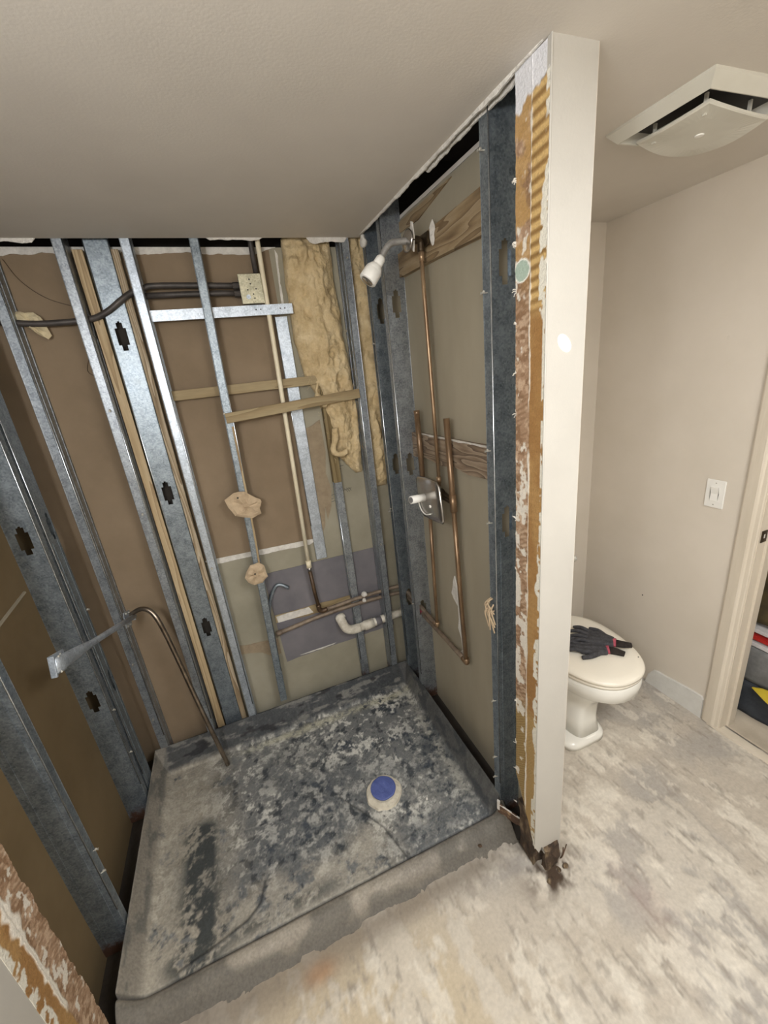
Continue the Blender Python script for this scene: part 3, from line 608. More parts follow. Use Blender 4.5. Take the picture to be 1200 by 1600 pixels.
# left wall
stud('steel stud with knockouts on the left wall behind the bracket bar', ((WL, -.262), (WL - D, -.262)), (0, 1), m='galv_dark', holes=(.70, 1.43), screws=[(WL, -.25, .62, 1, 0, .01), (WL, -.25, .38, 1, 0, .01)])
stud('steel stud turned sideways in the back left corner, knockout showing brown board', ((WL, -.205), (WL, -.118)), (-1, 0), m='galv_dark', holes=(1.44, .70), hole_at=.68, screws=[(WL, -.125, 1.05, 1, 0, .01)])
stud('steel stud low on the left, nearest the camera', ((WL, -.772), (WL - D, -.772)), (0, 1), m='galv_dark', holes=(1.44,), screws=[(WL, -.765, .38, 1, .4, .012), (WL, -.75, .47, 1, 0, .012)])
# loose twists of mud on the big stud
bm = bmesh.new()
for k in range(9):
    a = Vector((-.004 - rr.random() * .012, -.955 + rr.uniform(-.018, .012), 1.08 - k * .006)); tube(bm, smooth_path([a, a + Vector((-.014, rr.uniform(-.012, .012), -.02)), a + Vector((-.006, rr.uniform(-.01, .01) - .008, -.055 - k * .004))], 4), .0028, 6)
tag(obj('torn_drywall_tuft', bm, 'paperwad'), 'shredded tuft of drywall paper caught on the stud by the adhesive strip', 'debris')

# ================================================================== WOOD
def stick(name, label, dims, m, cat='wood strip', group=None, wob=0, mtx=None):
    bm = bmesh.new(); box(bm, *dims, mtx)
    bevel(bm, .0015, 1)
    return tag(obj(name, bm, m), label, cat, group)
stick('wood_furring_strip', 'long tan pine stick standing left of the flat knockout stud', (-1.138, -1.102, .052, .091, 0, 2.42), 'stick')
stick('wood_furring_strip', 'pale ribbed wood strip standing right of the flat knockout stud', (-1.009, -.982, .052, .091, 0, 2.42), 'stick2')
stick('wood_furring_strip', 'thin horizontal wood strip against the brown board, behind the cream pipe', (-.943, -.275, .055, .068, 1.838, 1.880), 'strip')
bm = bmesh.new(); box(bm, -.320, .320, -.011, .003, -.022, .022, Matrix.Translation((-.414, -.004, 1.757)) @ Matrix.Rotation(-.055, 4, 'Y')); bevel(bm, .0015, 1)
tag(obj('wood_furring_strip', bm, 'strip'), 'horizontal wood strip nailed across the front of two back studs and over the insulation', 'wood strip')
stick('wood_block', 'olive brown wood piece standing on the short steel stud behind the insulation', (-.274, -.232, .050, .090, 1.335, 1.88), 'block', 'wood block')
bm = bmesh.new(); prism(bm, [(-.940, 2.208), (-.940, 2.334), (-.60, 2.322), (-.12, 2.310), (-.12, 2.232), (-.55, 2.222)], 'x', .070, D - .001)
tag(obj('backing_plank', bevel(bm, .002, 1), 'plank'), 'grained wood plank behind the shower arm between two studs', 'plank')
bm = bmesh.new(); tp = [(-.940, 1.590), (-.70, 1.584), (-.4, 1.580), (-.13, 1.578)]; bt = [(-.13, 1.468), (-.25, 1.466), (-.40, 1.475), (-.50, 1.462), (-.62, 1.478), (-.72, 1.464), (-.84, 1.472), (-.940, 1.450)]
prism(bm, tp + bt, 'x', .066, D - .001)
pk = tag(obj('backing_plank', bevel(bm, .002, 1), 'old_plank'), 'weathered splintered wood plank behind the valve pipes', 'plank')
ragged_strip('white_top_edge', (.064, -.935, 1.592), (.064, -.30, 1.586), .002, .012, 'gyps', pk, n=60, seed=8, th=.004, out=(-1, 0, 0))
bm = bmesh.new(); prism(bm, [(-.65, 2.425), (-.30, 2.427), (-.12, 2.428), (-.12, 2.395), (-.40, 2.385)], 'x', .086, D - .0005)
tag(obj('wood_sliver', bm, 'plank'), 'thin wood sliver under the dark gap at the top of the plumbing wall', 'wood strip')
bm = bmesh.new(); tube(bm, smooth_path([(-.712, -.003, 1.70), (-.716, -.003, 1.45), (-.722, -.003, 1.20), (-.732, -.003, 1.0)], 6), .005, 6)
tag(obj('wood_sliver', bm, 'stick'), 'thin tan wood sliver running down beside the stud with paper scraps', 'wood strip')

# ================================================================== INSULATION
def batt(name, label, zs, xl, xr, yf, yb, seed, nz=170, nx=46):
    zs = np.array(zs); zz_ = np.linspace(zs[-1], zs[0], nz); L = np.interp(zz_, zs[::-1], np.array(xl)[::-1]); R = np.interp(zz_, zs[::-1], np.array(xr)[::-1])
    u = np.linspace(0, 1, nx); U, Zg = np.meshgrid(u, zz_)
    L = L + .012 * (fbm(zz_, zz_ * 0, 18, 4, seed) - .5); R = R + .010 * (fbm(zz_, zz_ * 0, 18, 4, seed + 1) - .5)
    Xg = L[:, None] * (1 - U) + R[:, None] * U
    prof = (np.sin(np.pi * np.clip(U, 0, 1)) ** .35)
    endt = np.clip((zz_ - zz_[0]) / .05, 0, 1) ** .5; prof = prof * endt[:, None]
    big = fbm(Xg, Zg * .7, 7, 3, seed + 2); mid = fbm(Xg, Zg, 22, 5, seed + 3, .6); rg_ = 1 - np.abs(2 * fbm(Xg, Zg * .5, 13, 4, seed + 9) - 1)
    dep = (.35 + .75 * big + .60 * (mid - .5) + .75 * (rg_ - .7)) * prof
    Yf = yb + (yf - yb) * np.clip(dep, 0.02, 1.6)
    P = np.stack([Xg, Yf, Zg], -1); Pb = P.copy(); Pb[..., 1] = yb
    V = np.vstack([P.reshape(-1, 3), Pb.reshape(-1, 3)]); idx = np.arange(nz * nx).reshape(nz, nx); N = nz * nx
    F = np.stack([idx[:-1, :-1], idx[:-1, 1:], idx[1:, 1:], idx[1:, :-1]], -1).reshape(-1, 4).tolist(); F += [[a + N for a in f[::-1]] for f in F]
    ring = list(idx[0, :]) + list(idx[1:, -1]) + list(idx[-1, -2::-1]) + list(idx[-2:0:-1, 0])
    for i in range(len(ring)):
        a, b = int(ring[i]), int(ring[(i + 1) % len(ring)]); F.append([b, a, a + N, b + N])
    me = bpy.data.meshes.new(name); me.from_pydata(V.tolist(), [], F); me.materials.append(M['insul']); me.polygons.foreach_set('use_smooth', [True] * len(me.polygons))
    o = bpy.data.objects.new(name, me); C.objects.link(o); return tag(o, label, 'insulation')
i1 = batt('insulation_batt', 'large yellow tan fibreglass batt hanging loose left of the stud, torn at its lower tip',
     [2.46, 2.332, 2.179, 2.045, 1.961, 1.874, 1.81, 1.717, 1.653, 1.555, 1.50, 1.456, 1.36],
     [-.341, -.352, -.354, -.354, -.342, -.329, -.300, -.272, -.255, -.232, -.245, -.217, -.135],
     [-.122, -.124, -.118, -.112, -.106, -.096, -.096, -.096, -.096, -.097, -.098, -.100, -.105], .012, .088, 3)
bm = bmesh.new(); tube(bm, smooth_path([(-.262, .03, 1.74), (-.285, .02, 1.765), (-.300, .02, 1.80), (-.29, .03, 1.84)], 5), [.018] * 5 + [.014] * 5 + [.006] * 6, 8)
for v in bm.verts: v.co += Vector(mn.noise_vector(v.co * 40)) * .006
obj('torn_flap', bm, 'insul', i1, True)
bm = bmesh.new(); tube(bm, smooth_path([(-.235, .02, 1.62), (-.245, .015, 1.56), (-.262, .012, 1.51), (-.225, .01, 1.49), (-.19, .012, 1.50)], 5), .016, 8)
for v in bm.verts: v.co += Vector(mn.noise_vector(v.co * 40)) * .006
obj('torn_flap', bm, 'insul', i1, True)
batt('insulation_batt', 'narrow yellow fibreglass batt between the insulation stud and the corner stud',
     [2.46, 2.1, 1.8, 1.55, 1.35, 1.26], [-.050, -.050, -.050, -.048, -.050, -.040], [.075, .070, .065, .060, .05, .03], .022, .089, 23, 150, 24)
# fibreglass wisps
bm = bmesh.new(); rw = random.Random(8)
for k in range(70):
    z = rw.uniform(1.45, 2.1); s = -.345 + (2.0 - z) * .18 if rw.random() < .5 else -.11
    a = Vector((s + rw.uniform(-.005, .01), .02 + rw.random() * .02, z)); b = a + Vector((rw.uniform(-.03, .02), rw.uniform(-.015, .0), rw.uniform(-.03, .02)))
    tube(bm, smooth_path([a, (a + b) / 2 + Vector((0, 0, rw.uniform(-.008, .008))), b], 3), .0005, 4)
ob_ = obj('loose_fibre', bm, 'insul', i1); ob_['kind'] = 'stuff'

# ================================================================== ELECTRICAL
cab = thing('electrical_conduit', 'dark grey conduit running behind the studs with a bend up to the steel box', 'conduit', (-1.0, .05, 2.2))
obj('conduit_run', T(smooth_path([(-1.53, .045, 2.19), (-1.432, .045, 2.187), (-1.318, .045, 2.173), (-1.158, .045, 2.177), (-1.086, .035, 2.196), (-1.02, .030, 2.236), (-.98, .040, 2.262), (-.927, .045, 2.280), (-.866, .045, 2.287), (-.555, .045, 2.276)], 6), .0115), 'cable', cab, True)
obj('conduit_run', T([(-.95, .045, 2.252), (-.80, .045, 2.252), (-.63, .045, 2.250), (-.555, .045, 2.246)], .0115), 'cable', cab, True)
obj('connector', T([(-.585, .045, 2.276), (-.553, .045, 2.276)], .015, 10), 'cable', cab)
obj('connector', T([(-.585, .045, 2.246), (-.553, .045, 2.246)], .015, 10), 'cable', cab)
tag(obj('electrical_conduit', T([(-.478, .055, 2.315), (-.477, .055, 2.62)], .011), 'cable', None, True), 'short dark conduit rising from the steel box into the ceiling gap', 'conduit')
jb = thing('junction_box', 'square galvanised steel junction box at the end of the grey conduit', 'junction box', (-.51, .07, 2.2))
bm = B(-.556, -.468, .030, .088, 2.205, 2.313); bevel(bm, .003)
obj('box_body', bm, 'galv_dark', jb)
bm = B(-.560, -.464, .026, .030, 2.201, 2.317); bevel(bm, .0015, 1); obj('cover_plate', bm, 'zinc', jb)
for (a, b) in ((-.515, 2.295), (-.513, 2.278), (-.528, 2.255), (-.493, 2.258), (-.507, 2.238), (-.505, 2.222)):
    bm = bmesh.new(); lathe(bm, [(.0032, 0), (.0032, .001)], frame((0, -1, 0), (a, .0258, b)), 8); obj('screw_hole', bm, 'black', jb)
bm = bmesh.new(); lathe(bm, [(.0095, 0), (.009, .0008)], frame((0, -1, 0), (-.530, .026, 2.228)), 20); obj('knockout_disc', bm, 'galv_bright', jb)
st_ = thing('steel_strap', 'flat galvanised strap crossing the studs under the steel box', 'strap', (-.65, .06, 2.17))
bm = bmesh.new(); box(bm, -.945, -.350, .020, .022, 2.155, 2.194); box(bm, -.945, -.350, .020, .032, 2.153, 2.155); obj('strap', bm, 'galv_bright', st_)
for x_ in (-.51, -.49, -.405, -.385):
    bm = bmesh.new(); lathe(bm, [(.003, 0), (.003, .001)], frame((0, -1, 0), (x_, .0198, 2.176)), 8); obj('screw_hole', bm, 'black', st_)
def lump(name, label, pts, y, th, m, seed, cat='debris'):
    """crumpled irregular patch with thickness"""
    bm = bmesh.new(); n = len(pts); cx = sum(p[0] for p in pts) / n; cz = sum(p[1] for p in pts) / n
    rings = []
    for k, (s, d) in enumerate(((1.0, 0), (1.0, .35), (.8, .8), (.5, 1.05), (.2, .8))):
        rings.append([bm.verts.new((cx + (p[0] - cx) * s, y - th * d * (1 + .5 * math.sin(i * 2.3 + seed + k)), cz + (p[1] - cz) * s)) for i, p in enumerate(pts)])
    for a, b in zip(rings, rings[1:]):
        for i in range(n): bm.faces.new((a[i], a[(i + 1) % n], b[(i + 1) % n], b[i]))
    bm.faces.new(rings[0][::-1]); bm.faces.new(rings[-1])
    bmesh.ops.subdivide_edges(bm, edges=list(bm.edges), cuts=1, use_grid_fill=True)
    for v in bm.verts: v.co += Vector(mn.noise_vector(v.co * 35 + Vector((seed, 0, 0)))) * .004
    return tag(obj(name, bm, m), label, cat)
w1 = lump('paper_scrap', 'larger crumpled tan paper scrap screwed to the leaning stud', [(-.822, 1.372), (-.775, 1.400), (-.725, 1.398), (-.705, 1.375), (-.662, 1.345), (-.658, 1.330), (-.675, 1.300), (-.670, 1.275), (-.715, 1.258), (-.755, 1.270), (-.790, 1.288), (-.812, 1.335)], -.004, .014, 'paperwad', 2)
w2 = lump('paper_scrap', 'smaller round tan paper scrap on the leaning stud, below the other scrap', [(-.800, .985), (-.775, 1.018), (-.735, 1.022), (-.712, 1.000), (-.708, .965), (-.705, .935), (-.735, .912), (-.775, .908), (-.802, .930), (-.812, .960)], -.004, .014, 'paperwad', 5)
for o_, (a, b) in ((w1, (-.760, 1.375)), (w2, (-.762, .972))):
    bm = bmesh.new(); lathe(bm, [(.0045, 0), (.0035, .002)], frame((0, -1, 0), (a, -.022, b)), 10); obj('screw_head', bm, 'black', o_)
lump('foam_blob', 'cream foam blob squeezed around the conduit at the far left', [(-1.402, 2.205), (-1.375, 2.222), (-1.352, 2.212), (-1.325, 2.216), (-1.308, 2.200), (-1.300, 2.170), (-1.292, 2.130), (-1.305, 2.116), (-1.330, 2.135), (-1.352, 2.160), (-1.385, 2.178), (-1.402, 2.190)], .062, .016, 'foam', 3, 'foam')
bm = bmesh.new()
tube(bm, smooth_path([(-1.37, D - .003, 2.40), (-1.34, D - .003, 2.33), (-1.28, D - .003, 2.27), (-1.20, D - .003, 2.235)], 5), .0012, 5)
tag(obj('thin_wire', bm, 'brown_copper'), 'thin brown wire sagging over the brown board above the grey conduit', 'wire')
bm = bmesh.new()
tube(bm, smooth_path([(-1.165, D - .003, 2.10), (-1.20, D - .003, 2.04), (-1.215, D - .003, 1.985), (-1.14, D - .003, 1.95)], 5), .0012, 5)
tag(obj('thin_wire', bm, 'brown_copper'), 'short kinked brown wire on the brown board below the grey conduit', 'wire')

# ================================================================== PLUMBING
cp = thing('cream_water_pipe', 'long cream plastic water pipe dropping from the ceiling to a dark fitting', 'pipe', (-.46, .0, .63))
obj('pipe', T([(-.450, .036, 2.62), (-.450, .036, 2.44), (-.466, .036, 1.70), (-.483, .036, .935)], .0105), 'cpvc', cp, True)
obj('coupling', T([(-.483, .036, .945), (-.484, .036, .905)], .0145), 'cpvc', cp, True)
obj('metal_collar', T([(-.484, .036, .905), (-.484, .036, .885)], .011), 'chrome', cp, True)
obj('dark_stub', T([(-.484, .036, .885), (-.478, .038, .74), (-.470, .040, .640)], .0105), 'brown_copper', cp, True)
obj('elbow', T(smooth_path([(-.472, .040, .665), (-.468, .040, .632), (-.452, .040, .620), (-.425, .040, .622)], 4), .014), 'brown_copper', cp, True)
hp = thing('horizontal_water_pipe', 'upper dusty copper pipe turning the back right corner to the short drop', 'pipe', (-.2, .05, .62))
obj('pipe', T(smooth_path([(-.425, .040, .622), (-.25, .042, .632), (-.06, .042, .634), (.022, .036, .634), (.040, .010, .634), (.040, -.06, .632), (.040, -.25, .625), (.040, -.395, .618)], 5), .0115), 'grey_copper', hp, True)
obj('elbow', T(smooth_path([(.040, -.375, .618), (.040, -.405, .618), (.040, -.410, .640)], 4), .0125), 'copper', hp, True)
hp2 = thing('horizontal_water_pipe', 'lower dusty copper pipe turning the corner towards the tall drop pipe', 'pipe', (-.4, .05, .57))
obj('pipe', T(smooth_path([(-.715, .050, .556), (-.60, .050, .570), (-.471, .052, .584), (-.237, .052, .592), (.0, .050, .585), (.045, .030, .582), (.050, -.04, .580), (.050, -.25, .575), (.046, -.66, .580)], 5), .0120), 'grey_copper', hp2, True)
obj('elbow', T(smooth_path([(.045, -.640, .579), (.044, -.674, .579), (.041, -.677, .605)], 4), .0130), 'copper', hp2, True)
obj('pipe_end_cap', T([(-.724, .050, .555), (-.690, .050, .559)], .0150), 'grey_copper', hp2, True)
obj('pink_sleeve', T([(.049, -.17, .577), (.049, -.215, .576)], .0150), 'pink', hp2, True)
bm = bmesh.new(); bmesh.ops.create_icosphere(bm, subdivisions=2, radius=.017, matrix=Matrix.Translation((-.200, .028, .655))); bmesh.ops.create_icosphere(bm, subdivisions=2, radius=.013, matrix=Matrix.Translation((-.205, .030, .615)))
for v in bm.verts: v.co += Vector(mn.noise_vector(v.co * 60)) * .004
tag(obj('plaster_lump', bm, 'gyps'), 'white plaster lump stuck on the upper dusty copper pipe', 'debris')
pv = thing('drain_pipe', 'dusty white plastic drain pipe with elbow under the dusty copper pipes', 'pipe', (-.2, .05, .45))
obj('elbow', T(smooth_path([(-.352, .085, .520), (-.350, .055, .500), (-.335, .040, .462), (-.300, .038, .440), (-.250, .038, .438)], 5), .0270, 16), 'pvc', pv, True)
obj('elbow_mouth', T([(-.353, .088, .523), (-.351, .070, .512)], .031, 16), 'pvc', pv, True)
obj('pipe', T([(-.260, .038, .438), (.070, .050, .448)], .0245, 16), 'pvc', pv, True)
obj('coupling', T([(-.225, .0385, .439), (-.165, .040, .441)], .0295, 16), 'pvc', pv, True)
obj('pipe_band', T([(-.150, .040, .4415), (-.115, .041, .4425)], .0252, 16), 'purple', pv, True)
bm = bmesh.new(); tube(bm, smooth_path([(-.760, .075, .50), (-.748, .074, .62), (-.722, .072, .74), (-.682, .070, .822), (-.650, .066, .835), (-.610, .060, .806)], 6), .0095, 10)
tag(obj('bent_tube', bm, 'galv_dark', None, True), 'thin grey bent tube hooking right against the purple grey board', 'pipe')
r1 = thing('copper_pipe', 'thin copper riser from the shower valve up to the shower arm', 'pipe', (.04, -.51, 1.4))
obj('pipe', T([(.04, -.528, 1.385), (.04, -.520, 1.70), (.04, -.506, 2.10), (.042, -.499, 2.268)], .0080), 'copper', r1, True)
obj('solder_collar', T([(.041, -.502, 2.225), (.042, -.500, 2.255)], .0105), 'copper', r1, True)
obj('solder_collar', T([(.04, -.527, 1.40), (.04, -.526, 1.425)], .0105), 'copper', r1, True)
r2 = thing('copper_pipe', 'shorter capped copper stub left of the riser with a drop below the valve', 'pipe', (.04, -.40, .62))
obj('pipe', T([(.04, -.362, 1.672), (.04, -.372, 1.375)], .0125), 'copper', r2, True)
obj('pipe_tip', T([(.04, -.361, 1.690), (.04, -.362, 1.668)], [.0135, .0125]), 'copper', r2, True)
obj('drop', T([(.04, -.418, 1.20), (.04, -.414, .95), (.04, -.410, .625)], .0088), 'copper', r2, True)
obj('side_stub', T(smooth_path([(.04, -.374, 1.385), (.04, -.385, 1.355), (.04, -.43, 1.348), (.04, -.50, 1.345)], 4), .0095), 'copper', r2, True)
r3 = thing('copper_pipe', 'tallest copper pipe right of the valve running down to the white pipe joint', 'pipe', (.04, -.65, .58))
obj('pipe', T([(.04, -.618, 1.672), (.04, -.632, 1.40), (.04, -.636, 1.31)], .0125), 'copper', r3, True)
obj('lower_pipe', T([(.04, -.636, 1.33), (.04, -.654, .95), (.041, -.676, .585)], .0105), 'copper', r3, True)
obj('tee_fitting', T([(.04, -.634, 1.372), (.04, -.638, 1.30)], .0150), 'copper', r3, True)
obj('side_stub', T([(.04, -.638, 1.340), (.035, -.58, 1.362)], .0095), 'brass', r3, True)
# valve
vv = thing('shower_valve', 'shower valve with crooked grey escutcheon plate and stub handle on copper pipes', 'valve', (.0, -.53, 1.34))
obj('valve_body', T([(.055, -.525, 1.345), (-.018, -.530, 1.345)], .026, 16), 'brass', vv, True)
obj('valve_cross', T([(.04, -.440, 1.350), (.04, -.615, 1.342)], .013, 12), 'brass', vv, True)
pl = [(-.450, 1.418), (-.470, 1.430), (-.56, 1.437), (-.630, 1.436), (-.652, 1.420), (-.668, 1.33), (-.672, 1.285), (-.662, 1.268), (-.60, 1.262), (-.505, 1.256), (-.492, 1.262), (-.462, 1.31), (-.448, 1.38)]
n_ = len(pl); bm = bmesh.new(); cy_, cz_ = -.56, 1.345; rings = []
for s, dx in ((1.0, .006), (1.0, 0), (.96, -.004), (.75, -.008), (.3, -.010)): rings.append([bm.verts.new((-.028 + dx, cy_ + (p[0] - cy_) * s, cz_ + (p[1] - cz_) * s)) for p in pl])
for a, b in zip(rings, rings[1:]):
    for i in range(n_): bm.faces.new((a[i], a[(i + 1) % n_], b[(i + 1) % n_], b[i]))
bm.faces.new(rings[0][::-1]); bm.faces.new(rings[-1])
obj('escutcheon_plate', bm, 'chrome', vv, True)
obj('handle_stub', T([(-.036, -.535, 1.352), (-.110, -.560, 1.362)], .0165, 16), 'plastic', vv, True)
obj('handle_hollow', T([(-.1095, -.5598, 1.3619), (-.1110, -.5603, 1.3621)], .012, 16), 'greycloth', vv)
obj('temperature_arc', T(smooth_path([(-.039, -.475, 1.325), (-.040, -.50, 1.290), (-.040, -.54, 1.278), (-.039, -.585, 1.292)], 5), .003, 8), 'plastic', vv, True)
for (a, b) in ((-.585, 1.325),):
    bm = bmesh.new(); lathe(bm, [(.007, 0), (.006, .004), (.002, .005)], frame((-1, 0, 0), (-.037, a, b)), 12); obj('plate_screw', bm, 'plastic', vv)
# shower arm and head
sa = thing('wall_shower', 'small white shower head on a dusty bent arm at the top of the copper riser', 'shower head', (-.1, -.5, 2.27))
obj('drop_ear_elbow', T(smooth_path([(.042, -.500, 2.255), (.042, -.500, 2.285), (.030, -.500, 2.292), (-.004, -.500, 2.292)], 4), .0135, 12), 'brass', sa, True)
obj('mounting_ear', bevel(B(.052, .062, -.535, -.465, 2.270, 2.312), .003), 'brass', sa)
bm = bmesh.new(); lathe(bm, [(.004, 0), (.033, .002), (.036, .006), (.030, .010), (.012, .014)], frame((-1, -.10, .06), (-.004, -.500, 2.290)), 28); obj('flange', bm, 'chrome', sa, True)
obj('arm', T(smooth_path([(.0, -.500, 2.291), (-.035, -.500, 2.288), (-.072, -.500, 2.283), (-.098, -.500, 2.262), (-.118, -.500, 2.234)], 6), .0110, 14), 'dusty', sa, True)
hd = Vector((-.058, 0, -.066)).normalized()
bm = bmesh.new(); lathe(bm, [(.012, -.008), (.0165, 0), (.0175, .022), (.0160, .024), (.022, .030), (.0300, .046), (.0295, .048), (.0310, .050), (.0320, .086), (.030, .090), (.022, .090), (.010, .088)], frame(hd, (-.117, -.500, 2.236)), 28); obj('head_shell', bm, 'plastic', sa, True)
bm = bmesh.new(); lathe(bm, [(.0235, 0), (.021, .003), (.007, .0015), (.005, .004), (.001, .004)], frame(hd, Vector((-.117, -.5, 2.236)) + hd * .0885), 24)
for k in range(8): bm2 = None
obj('spray_face', bm, 'chrome', sa, True)
bm = bmesh.new(); prism(bm, [(-.515, 2.300), (-.508, 2.345), (-.498, 2.350), (-.490, 2.312), (-.495, 2.262), (-.505, 2.255)], 'x', .008, .013)
obj('torn_paper_fin', bm, 'gyps', sa)
lump2 = bmesh.new(); bmesh.ops.create_icosphere(lump2, subdivisions=3, radius=.038, matrix=Matrix.Translation((.066, -.545, 2.30)) @ Matrix.Diagonal((.10, .42, 1.0, 1)))
for v in lump2.verts: v.co += Vector(mn.noise_vector(v.co * 50)) * .008
tag(obj('plaster_smear', lump2, 'gyps'), 'white plaster smear on the grained plank behind the shower arm', 'debris')
# white torn tear on the grey board beside the tall drop
bm = bmesh.new(); rows = []
for (zq, ya, yb) in [(.940, -.522, -.528), (.915, -.510, -.536), (.87, -.500, -.552), (.835, -.486, -.560), (.812, -.505, -.566), (.79, -.540, -.570), (.72, -.543, -.582), (.665, -.532, -.588), (.62, -.556, -.596), (.56, -.564, -.602), (.535, -.545, -.608), (.515, -.518, -.612), (.495, -.528, -.606), (.486, -.56, -.60)]:
    rows.append([bm.verts.new((D + .0005, ya, zq)), bm.verts.new((D - .0045, ya - .004, zq)), bm.verts.new((D - .0035, yb + .004, zq)), bm.verts.new((D + .0005, yb, zq))])
for r, q in zip(rows, rows[1:]):
    for k in range(4): bm.faces.new((r[k], r[(k + 1) % 4], q[(k + 1) % 4], q[k]))
bm.faces.new(rows[0]); bm.faces.new(rows[-1][::-1])
obj('torn_gypsum_patch', bm, 'gyps', wall_part)

# bracket bar with bent rod on the left
br_ = thing('bracket_bar', 'loose galvanised bracket bar slung across the left studs with flattened screw plate end', 'bracket', (-1.35, -.3, 1.0))
bm = bmesh.new(); A_ = Vector((-1.380, -.665, 1.128)); B_ = Vector((-1.322, -.025, .918)); dvec = B_ - A_
pts_ = [A_ + dvec * t for t in (.0, .10, .22, .34, .42, .7, 1.0)]; tube(bm, pts_, [.025, .024, .020, .013, .012, .012, .012], 14)
side = dvec.cross(Vector((0, 0, 1))).normalized()
for v in bm.verts:                                     # flatten the near end
    t = (v.co - A_).dot(dvec) / dvec.length_squared; k = float(sstep(.40, .12, np.array(t))); dd = (v.co - (A_ + dvec * t)).dot(side); v.co -= side * dd * .65 * k
obj('bar', bm, 'galv_bright', br_, True)
bm = bmesh.new(); fm = frame(dvec, A_)
upv = side.cross(dvec.normalized()); m3 = Matrix((side, upv, dvec.normalized())).transposed().to_4x4(); m3.translation = A_
box(bm, -.012, .004, -.033, .033, -.006, .002, m3); box(bm, -.014, -.010, -.033, .033, -.004, .085, m3); obj('end_plate', bevel(bm, .001, 1), 'galv_bright', br_)
for (a, b) in ((.022, .05), (-.022, .05), (.0, .012), (.024, .012), (-.024, .012)):
    s = bmesh.new(); bmesh.ops.create_icosphere(s, subdivisions=1, radius=.0042, matrix=m3 @ Matrix.Translation((.004 if b < .03 else -.010, a, b + .01))); obj('screw', s, 'screw', br_)
m4 = m3.copy(); m4.translation = B_ - dvec.normalized() * .03
bm = bmesh.new(); box(bm, -.014, -.010, -.036, .036, -.05, .02, m4); box(bm, -.014, .008, -.016, .016, .018, .024, m4); obj('stud_plate', bevel(bm, .001, 1), 'galv_bright', br_)
for (a, b) in ((.028, -.03), (.026, .005), (-.028, -.035), (-.027, .0)):
    s = bmesh.new(); bmesh.ops.create_icosphere(s, subdivisions=1, radius=.0048, matrix=m4 @ Matrix.Translation((-.008, a, b))); obj('screw', s, 'screw', br_)
tag(obj('bent_rod', T(smooth_path([(-1.345, -.030, .925), (-1.31, -.040, .945), (-1.272, -.055, .958), (-1.238, -.070, .938), (-1.215, -.090, .880), (-1.195, -.100, .74), (-1.150, -.145, .40), (-1.100, -.190, .046)], 8), .0108, 12), 'rod', None, True), 'bent steel rod leaning from the bracket bar down into the shower pan', 'rod')

# ================================================================== FOOT OF THE PARTITION
def chunk(bm, c, s, seed, rot=0):
    r = bmesh.ops.create_cube(bm, size=1, matrix=Matrix.Translation(c) @ Matrix.Rotation(rot, 4, 'Z') @ Matrix.Diagonal((*s, 1)))
    bmesh.ops.subdivide_edges(bm, edges=list({e for v in r['verts'] for e in v.link_edges}), cuts=3, use_grid_fill=True)
bm = bmesh.new(); chunk(bm, (.045, -1.135, .12), (.085, .085, .26), 1)
for v in bm.verts: v.co += Vector(mn.noise_vector(v.co * 30)) * .013
tag(obj('rotten_wood_block', bm, 'rotten'), 'dark rotten wood block inside the foot of the partition end', 'wood block')
bm = bmesh.new(); chunk(bm, (.060, -1.200, .050), (.062, .022, .12), 1)
for v in bm.verts: v.co += Vector(mn.noise_vector(v.co * 45 + Vector((3, 0, 0)))) * .012
tag(obj('rotten_wood_splinter', bm, 'rotten'), 'stained splintered wood sticking out under the white wall end', 'debris')
a, b = Vector((-.034, -1.002, .118)), Vector((.085, -1.205, .085)); dv = (b - a); m5 = Matrix((dv.normalized(), Vector((0, 0, 1)).cross(dv.normalized()), Vector((0, 0, 1)))).transposed().to_4x4(); m5.translation = a
bm = bmesh.new(); L_ = dv.length
for i in range(12):
    x0 = L_ * i / 12; x1 = L_ * (i + 1.02) / 12; box(bm, x0, x1, -.002, .002, -.026 + .004 * math.sin(i * 1.9), .020 + .005 * math.cos(i * 2.3), m5)
fl_ = tag(obj('rusty_metal_strip', bm, 'rust'), 'bent rusty metal strip between the pan corner and the white wall end', 'metal strip')
bm = bmesh.new(); box(bm, .0, L_ * .55, -.003, .002, .019, .022, m5); box(bm, -.003, .008, -.003, .003, -.01, .040, m5); obj('bright_edge', bm, 'gyps', fl_)
rd_ = random.Random(5)
for i in range(4):
    p_ = Vector((.06 + rd_.uniform(-.045, .05), -1.235 + rd_.uniform(-.03, .015), .006)); bm = bmesh.new()
    bmesh.ops.create_icosphere(bm, subdivisions=2, radius=rd_.uniform(.005, .011), matrix=Matrix.Translation(p_) @ Matrix.Diagonal((1.2, .8, .45, 1)))
    for v in bm.verts: v.co += Vector(mn.noise_vector(v.co * 70)) * .006
    tag(obj('debris_crumb', bm, 'rotten'), 'small debris crumb on the floor at the foot of the white wall end', 'debris', 'debris crumbs at the partition foot')
bm = bmesh.new()
for i in range(3):
    a = Vector((.100 + i * .003, -1.21, .02)); tube(bm, smooth_path([a, a + Vector((rd_.uniform(.0, .01), -.006, .03)), a + Vector((rd_.uniform(.0, .014), -.008, .055 + rd_.uniform(0, .03)))], 3), .0022, 5)
tag(obj('rusty_shred', bm, 'rust'), 'dark red rusty shreds at the right foot of the white wall end', 'debris')
bm = bmesh.new(); bmesh.ops.create_icosphere(bm, subdivisions=3, radius=.02, matrix=Matrix.Translation((-.15, -1.03, .018)) @ Matrix.Diagonal((.5, .9, .3, 1)))
for v in bm.verts: v.co += Vector(mn.noise_vector(v.co * 60)) * .006
